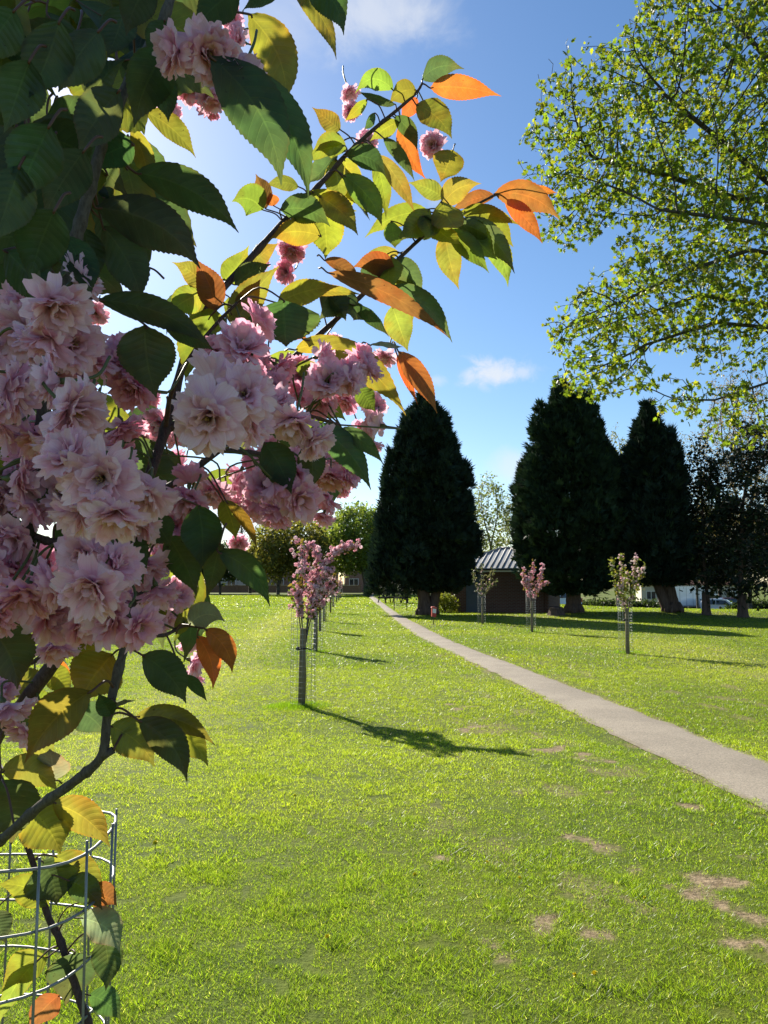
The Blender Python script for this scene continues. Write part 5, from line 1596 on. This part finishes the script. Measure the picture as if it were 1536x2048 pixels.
def petal_grid(b, o, ax, rad_dir, el, L, W, r, deep, NU=5, NV=5):
    side = np.cross(ax, rad_dir)
    t = np.linspace(0, 1, NV + 1); u = np.linspace(-1, 1, NU + 1)
    bend_ = r.uniform(-.55, .75)
    th = el * (.45 + .55 * t) + bend_ * t ** 2
    th = np.maximum(th, .02)
    d = np.sin(th)[:, None] * rad_dir[None] + np.cos(th)[:, None] * ax[None]
    mid = o + np.concatenate([[np.zeros(3)], np.cumsum((d[1:] + d[:-1]) / 2 * (L / NV), axis=0)])
    nor = np.cos(th)[:, None] * rad_dir[None] * -1 + np.sin(th)[:, None] * ax[None]
    tw = r.uniform(-.45, .45); sd = side * math.cos(tw) + nor * math.sin(tw); nor = nor * math.cos(tw) - side * math.sin(tw)
    wid = W * np.interp(t, [0, .2, .45, .7, .88, 1], [.16, .42, .80, 1.0, 1.0, .76])
    U, T = np.meshgrid(u, t)
    cup = r.uniform(.0, .5); ph = r.uniform(0, 6.28); amp = r.uniform(.08, .26)
    off = W * (cup * U ** 2 * T + amp * T ** 2 * np.sin(U * 4.2 + ph) + .06 * np.sin(T * 7 + ph * 2 + U * 2))
    notch = L * T ** 6 * (-.12 * np.exp(-(U / .25) ** 2) - .05 * np.abs(U) ** 3 + r.uniform(-.08, .06, U.shape))
    V = mid[:, None] + sd[:, None] * (U * wid[:, None])[..., None] + nor[:, None] * off[..., None] + d[:, None] * notch[..., None]
    i = np.arange(NV)[:, None] * (NU + 1) + np.arange(NU)[None]
    f = np.stack([i, i + 1, i + NU + 2, i + NU + 1], -1).reshape(-1, 4)
    k = np.clip(deep + .38 * (1 - T) ** 1.5 + .20 * np.abs(U) * T + r.uniform(-.22, .18) - .1, 0, 1)[..., None]
    c = np.array([.97, .84, .86]) * (1 - k) + np.array([.88, .38, .57]) * k
    core = np.clip(1 - T * 5, 0, 1)[..., None] * .6
    c = c * (1 - core) + np.array([.45, .30, .12]) * core
    b.add(V.reshape(-1, 3), f, 0, c.reshape(-1, 3), np.stack([U, T], -1).reshape(-1, 2), smooth=True)


def flower(b, c, ax, Rr, deep, seed, stalk=None, dens=1.0):
    r = np.random.default_rng(seed)
    ax = unit(ax); x = unit(np.cross(ax, [.3, .2, 1.0])); y = np.cross(ax, x)
    o = c - ax * Rr * .35
    for el, n, L, W in ((1.85, 8, .92, .28), (1.5, 10, 1.0, .29), (1.2, 10, 1.02, .29), (.92, 9, .98, .28), (.62, 7, .88, .26), (.32, 5, .72, .22)):
        n = max(3, int(round(n * dens)))
        p0 = r.uniform(0, 6.28)
        for k in range(n):
            p = p0 + k * 2 * math.pi / n + r.uniform(-.25, .25)
            rd = math.cos(p) * x + math.sin(p) * y
            petal_grid(b, o + rd * Rr * .04, ax, rd, el + r.uniform(-.3, .3), Rr * L * r.uniform(.85, 1.12), Rr * W * r.uniform(.72, 1.05), r, deep)
    for k in range(10):
        p = r.uniform(0, 6.28); q = r.uniform(.0, .35); d = unit(ax + q * (math.cos(p) * x + math.sin(p) * y))
        b.tube([o + d * Rr * .1, o + d * Rr * .42, o + d * Rr * .5], [Rr * .008, Rr * .007, Rr * .016], 4, 2)
    # calyx and stalk
    b.tube([o - ax * Rr * .30, o - ax * Rr * .12, o + ax * .02 * Rr], [Rr * .05, Rr * .12, Rr * .10], 7, 1)
    s0 = o - ax * Rr * .28
    if stalk is None:
        stalk = s0 - ax * .02 + np.array([0, .01, .02])
    d = np.linalg.norm(stalk - s0)
    b.tube(spline([s0, s0 - ax * d * .3 + (stalk - s0) * .25, stalk], 5), np.linspace(.0012, .0011, 11), 5, 1)


FL = [(418, 108, 165, .15), (382, 165, 115, .2), (472, 78, 90, .1), (440, 180, 90, .25), (338, 224, 72, .1), (350, 130, 90, .3), (405, 80, 90, .1), (699, 185, 56, .0), (702, 222, 54, .05), (733, 284, 62, .05), (866, 290, 74, .05), (583, 502, 78, .3), (570, 545, 62, .35), (519, 528, 50, .15),
      (232, 474, 66, .2), (192, 628, 66, .1), (12, 510, 110, .05), (170, 330, 50, .1), (20, 440, 90, .1),
      (112, 615, 175, .0), (45, 665, 155, .1), (150, 690, 150, .1), (35, 780, 175, .15), (15, 850, 150, .2), (150, 825, 190, -.1), (190, 715, 130, .35), (262, 775, 125, .4), (255, 735, 70, .5), (85, 880, 140, .4), (320, 850, 95, .15), (250, 860, 110, .35),
      (415, 835, 195, -.1), (485, 690, 140, .25), (470, 735, 110, .3), (545, 780, 110, .35), (585, 850, 135, .0), (520, 820, 100, .3), (655, 760, 110, .15), (690, 752, 110, .25), (640, 805, 95, .3), (690, 800, 80, .4), (600, 745, 90, .35), (668, 690, 60, .1),
      (748, 850, 92, .05), (722, 860, 70, .3), (772, 715, 64, .0), (530, 970, 112, .3), (600, 1000, 118, .3), (655, 955, 96, .3), (662, 915, 90, .35), (580, 930, 100, .35), (510, 925, 90, .35), (520, 1010, 90, .3), (650, 1000, 84, .3), (680, 975, 60, .3), (630, 945, 80, .4), (565, 1000, 90, .3),
      (120, 985, 150, .05), (200, 960, 195, .0), (288, 990, 150, -.05), (375, 1005, 120, .3), (430, 985, 100, .15), (50, 960, 150, .1), (245, 1055, 120, .3), (180, 1050, 110, .15), (20, 1080, 150, .1), (10, 1000, 140, .1), (330, 1000, 100, .1), (345, 930, 80, .3), (230, 905, 90, .1),
      (50, 1195, 160, .4), (105, 1240, 140, .2), (180, 1180, 175, .05), (215, 1235, 150, .25), (130, 1170, 110, .35), (290, 1140, 130, .15), (310, 1200, 110, .1), (255, 1245, 120, .2), (320, 1110, 90, .2), (160, 1255, 120, .25), (20, 1230, 110, .2), (345, 1150, 80, .35), (478, 1088, 56, .2),
      (392, 1325, 76, .1), (380, 1285, 62, .1), (388, 1352, 60, .15), (18, 1425, 120, .1), (120, 860, 90, .3), (300, 800, 60, .4)]


def flower_depth(d):
    return min(1.15, max(.45, .056 * F_PX / d))


EXTRA_FL = [(20, 720), (110, 750), (70, 1010), (150, 1110), (90, 1130), (30, 900), (480, 780), (440, 960), (600, 960), (620, 900), (700, 850), (230, 1120), (300, 1060), (60, 560), (380, 120)]


def build_cherry():
    r = np.random.default_rng(55)
    # leaves: largest first are parts of their own
    order = sorted(range(len(LEAVES)), key=lambda i: -LEAVES[i][4] * math.hypot(LEAVES[i][0] - LEAVES[i][2], LEAVES[i][1] - LEAVES[i][3]))
    own = set(order[:100])
    rest = MB(); lit = []; dark = []
    for i, (bx, by, tx, ty, w, kind, D, roll, bend, sag, dz, fold) in enumerate(LEAVES):
        roll = r.uniform(-.3, .3) if roll is None else roll
        sag = r.uniform(.02, .10) if sag is None else sag
        dz = r.uniform(-.03, .03) * D if dz is None else dz
        B = at(bx, by, D); T = at(tx, ty, D + dz)
        s = D / F_PX
        W = w * s / max(.35, math.cos(roll)) * (1.18 if D > .66 else 1.06); T = T + (T - B) * .04
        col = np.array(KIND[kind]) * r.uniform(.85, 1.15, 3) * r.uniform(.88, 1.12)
        b = rest if i not in own else MB()
        st = nearest(B, .075)
        if st is None:
            v = unit(B - T) * .014 + np.array([0, .012, .004]); st = B + v
        leaf_into(b, B, T, W, col, roll, bend * s, sag, fold, i, stalk=st)
        if i in own:
            o = b.build('leaf', [M['leaf'], M['petiole']], cherry)
            if kind == 'o':
                o['label'] = 'orange bronze young leaf'
            elif kind == 'b':
                o['label'] = 'brownish bronze leaf'
        mp = (B + T) / 2
        (lit if (D > .83 or kind in 'yolpw') else dark).append(mp)
    extra = MB()
    for i, (cx, cy, d, deep) in enumerate(FL):
        D = flower_depth(d) * r.uniform(.97, 1.03)
        c = at(cx, cy, D); Rr = d * D / F_PX / 2 * .92
        vd = unit(CAM - c)
        ax = vd * .70 + np.array([.1, 0, -.35]) + r.normal(size=3) * .48
        b = MB(); flower(b, c, ax, Rr, deep + .04, 300 + i, nearest(c + [0, 0, .02], .10))
        b.build('blossom', [M['petal'], M['pedicel'], M['stamen']], cherry)
        (lit if D > .85 else dark).append(c)
        if d >= 84:
            for j in range(3 if d > 105 else 2):
                a = r.uniform(0, 6.28); D2 = D + r.uniform(-.012, .045)
                c2 = at(cx + math.cos(a) * d * .46, cy + math.sin(a) * d * .42, D2)
                flower(extra, c2, unit(CAM - c2) * .3 + np.array([math.cos(a) * .6, 0, -math.sin(a) * .6 - .2]) + r.normal(size=3) * .3, Rr * .80, deep + r.uniform(0, .25), 1300 + i * 4 + j, nearest(c2 + [0, 0, .02], .10), .85)
    # further leaves deep in the shaded side of the crown, in view but half hidden
    for k in range(95):
        if k < 45:
            px, py, D = r.uniform(-60, 330), r.uniform(-80, 560), r.uniform(.60, .85)
            if px > 250 and py > 60: continue
        elif k < 85:
            px, py, D = r.uniform(-40, 420), r.uniform(600, 1180), r.uniform(.78, .98)
            if px > 200 and py < 760: continue
        else:
            px, py, D = r.uniform(480, 700), r.uniform(700, 940), r.uniform(1.0, 1.1)
        a = r.uniform(-.6, 3.7); L = r.uniform(.08, .11)
        B = at(px, py, D); T = B + L * np.array([math.cos(a) * .8, r.uniform(-.4, .4), -abs(math.sin(a)) - .2]); T = B + unit(T - B) * L
        leaf_into(rest, B, T, L * .48, np.array(KIND['d' if r.random() < .6 else 'g']) * r.uniform(.8, 1.2), r.uniform(-.5, .5), .01, .08, .25, 900 + k, 20, 6, B + np.array([0, .01, .03]))
    sel = np.nonzero((BPX[:, 0] > 420) & (BPX[:, 0] < 960) & (BPX[:, 1] < 720) & (BPX[:, 1] > 150))[0]
    for k in range(34):                            # more leaves hanging from the lit boughs
        q = BP[sel[r.integers(len(sel))]]; L = r.uniform(.055, .095)
        out = np.array([r.uniform(-.9, .9), r.uniform(-.7, .7), r.uniform(-.2, .5)]) * .035
        B = q + out; T = B + L * unit(unit(out) * .7 + np.array([r.uniform(-.3, .5), 0, -1.0]))
        mx_, my_ = proj((B + T) / 2)
        if any(math.hypot(mx_ - f[0], my_ - f[1]) < 75 for f in FL if f[2] < 85): continue
        leaf_into(rest, B, T, L * r.uniform(.44, .54), np.array(KIND[r.choice(list('dggyl'))]) * r.uniform(.85, 1.15), r.uniform(-.7, .7), r.uniform(-.008, .012), .07, .25, 5000 + k, 28, 6, q)
    for k, (px, py) in enumerate(EXTRA_FL):
        D = r.uniform(.66, .76) if px < 400 else r.uniform(.86, .98)
        c = at(px, py, D); b = MB(); flower(b, c, unit(CAM - c) + r.normal(size=3) * .6, .027, .3, 700 + k, nearest(c, .1), .8)
        if k < 5:
            b.build('blossom', [M['petal'], M['pedicel'], M['stamen']], cherry)
    setting(extra.build('blossom_mass', [M['petal'], M['pedicel'], M['stamen']], cherry), 'stuff')
    # crown leaves added along the sun's rays to shade the near side, largely unseen
    lit = np.array(lit); dark = np.array(dark); n = 0; tries = 0
    while n < 620 and tries < 20000:
        tries += 1
        P = dark[r.integers(len(dark))] + r.normal(size=3) * .02
        k = r.uniform(.16, 2.0); Q = P + SUN * k
        x, y = proj(Q)
        if not (x < -40 or y < -60 or (x < 250 and y < 520)): continue
        rel = Q - lit; al = rel @ SUN; off = np.linalg.norm(rel - al[:, None] * SUN, axis=1)
        if (off[al > 0] < .055).any(): continue
        L = r.uniform(.08, .12); d = unit(r.normal(size=3) + np.array([0, 0, -.6])); B = Q - d * L / 2
        leaf_into(rest, B, B + d * L, L * .5, np.array(KIND['g' if r.random() < .5 else 'd']), r.uniform(-1, 1), .01, .06, .2, 2000 + n, 10, 4, B - d * .03)
        n += 1
        if n % 50 == 0:                            # limbs added to carry the shade leaves
            h = min(2.4, max(1.2, Q[2] - .6)); w0 = np.array([ROOT[0] - .12, ROOT[1] + .05, h])
            mp = (w0 + Q) / 2 + np.array([0, 0, -.05])
            xs_, ys_ = proj(np.array([mp, (w0 + mp) / 2, (mp + Q) / 2]))
            if ((xs_ < -40) | (ys_ < -60)).all():
                branch([w0, mp, Q], .006, .002, 'twig', world=True)
    print('FL parts', len(FL)); print('crown leaves', n, 'leaves', len(LEAVES), 'flowers', len(FL))
    setting(rest.build('foliage', [M['leaf'], M['petiole']], cherry), 'stuff')  # smaller and filler leaves, plus those added for shade


build_cherry()
cage((ROOT[0], ROOT[1], 0), 'nearest wire guard, its open top rim and the shoot inside it close to the viewer', 8, .0017, 8, True)
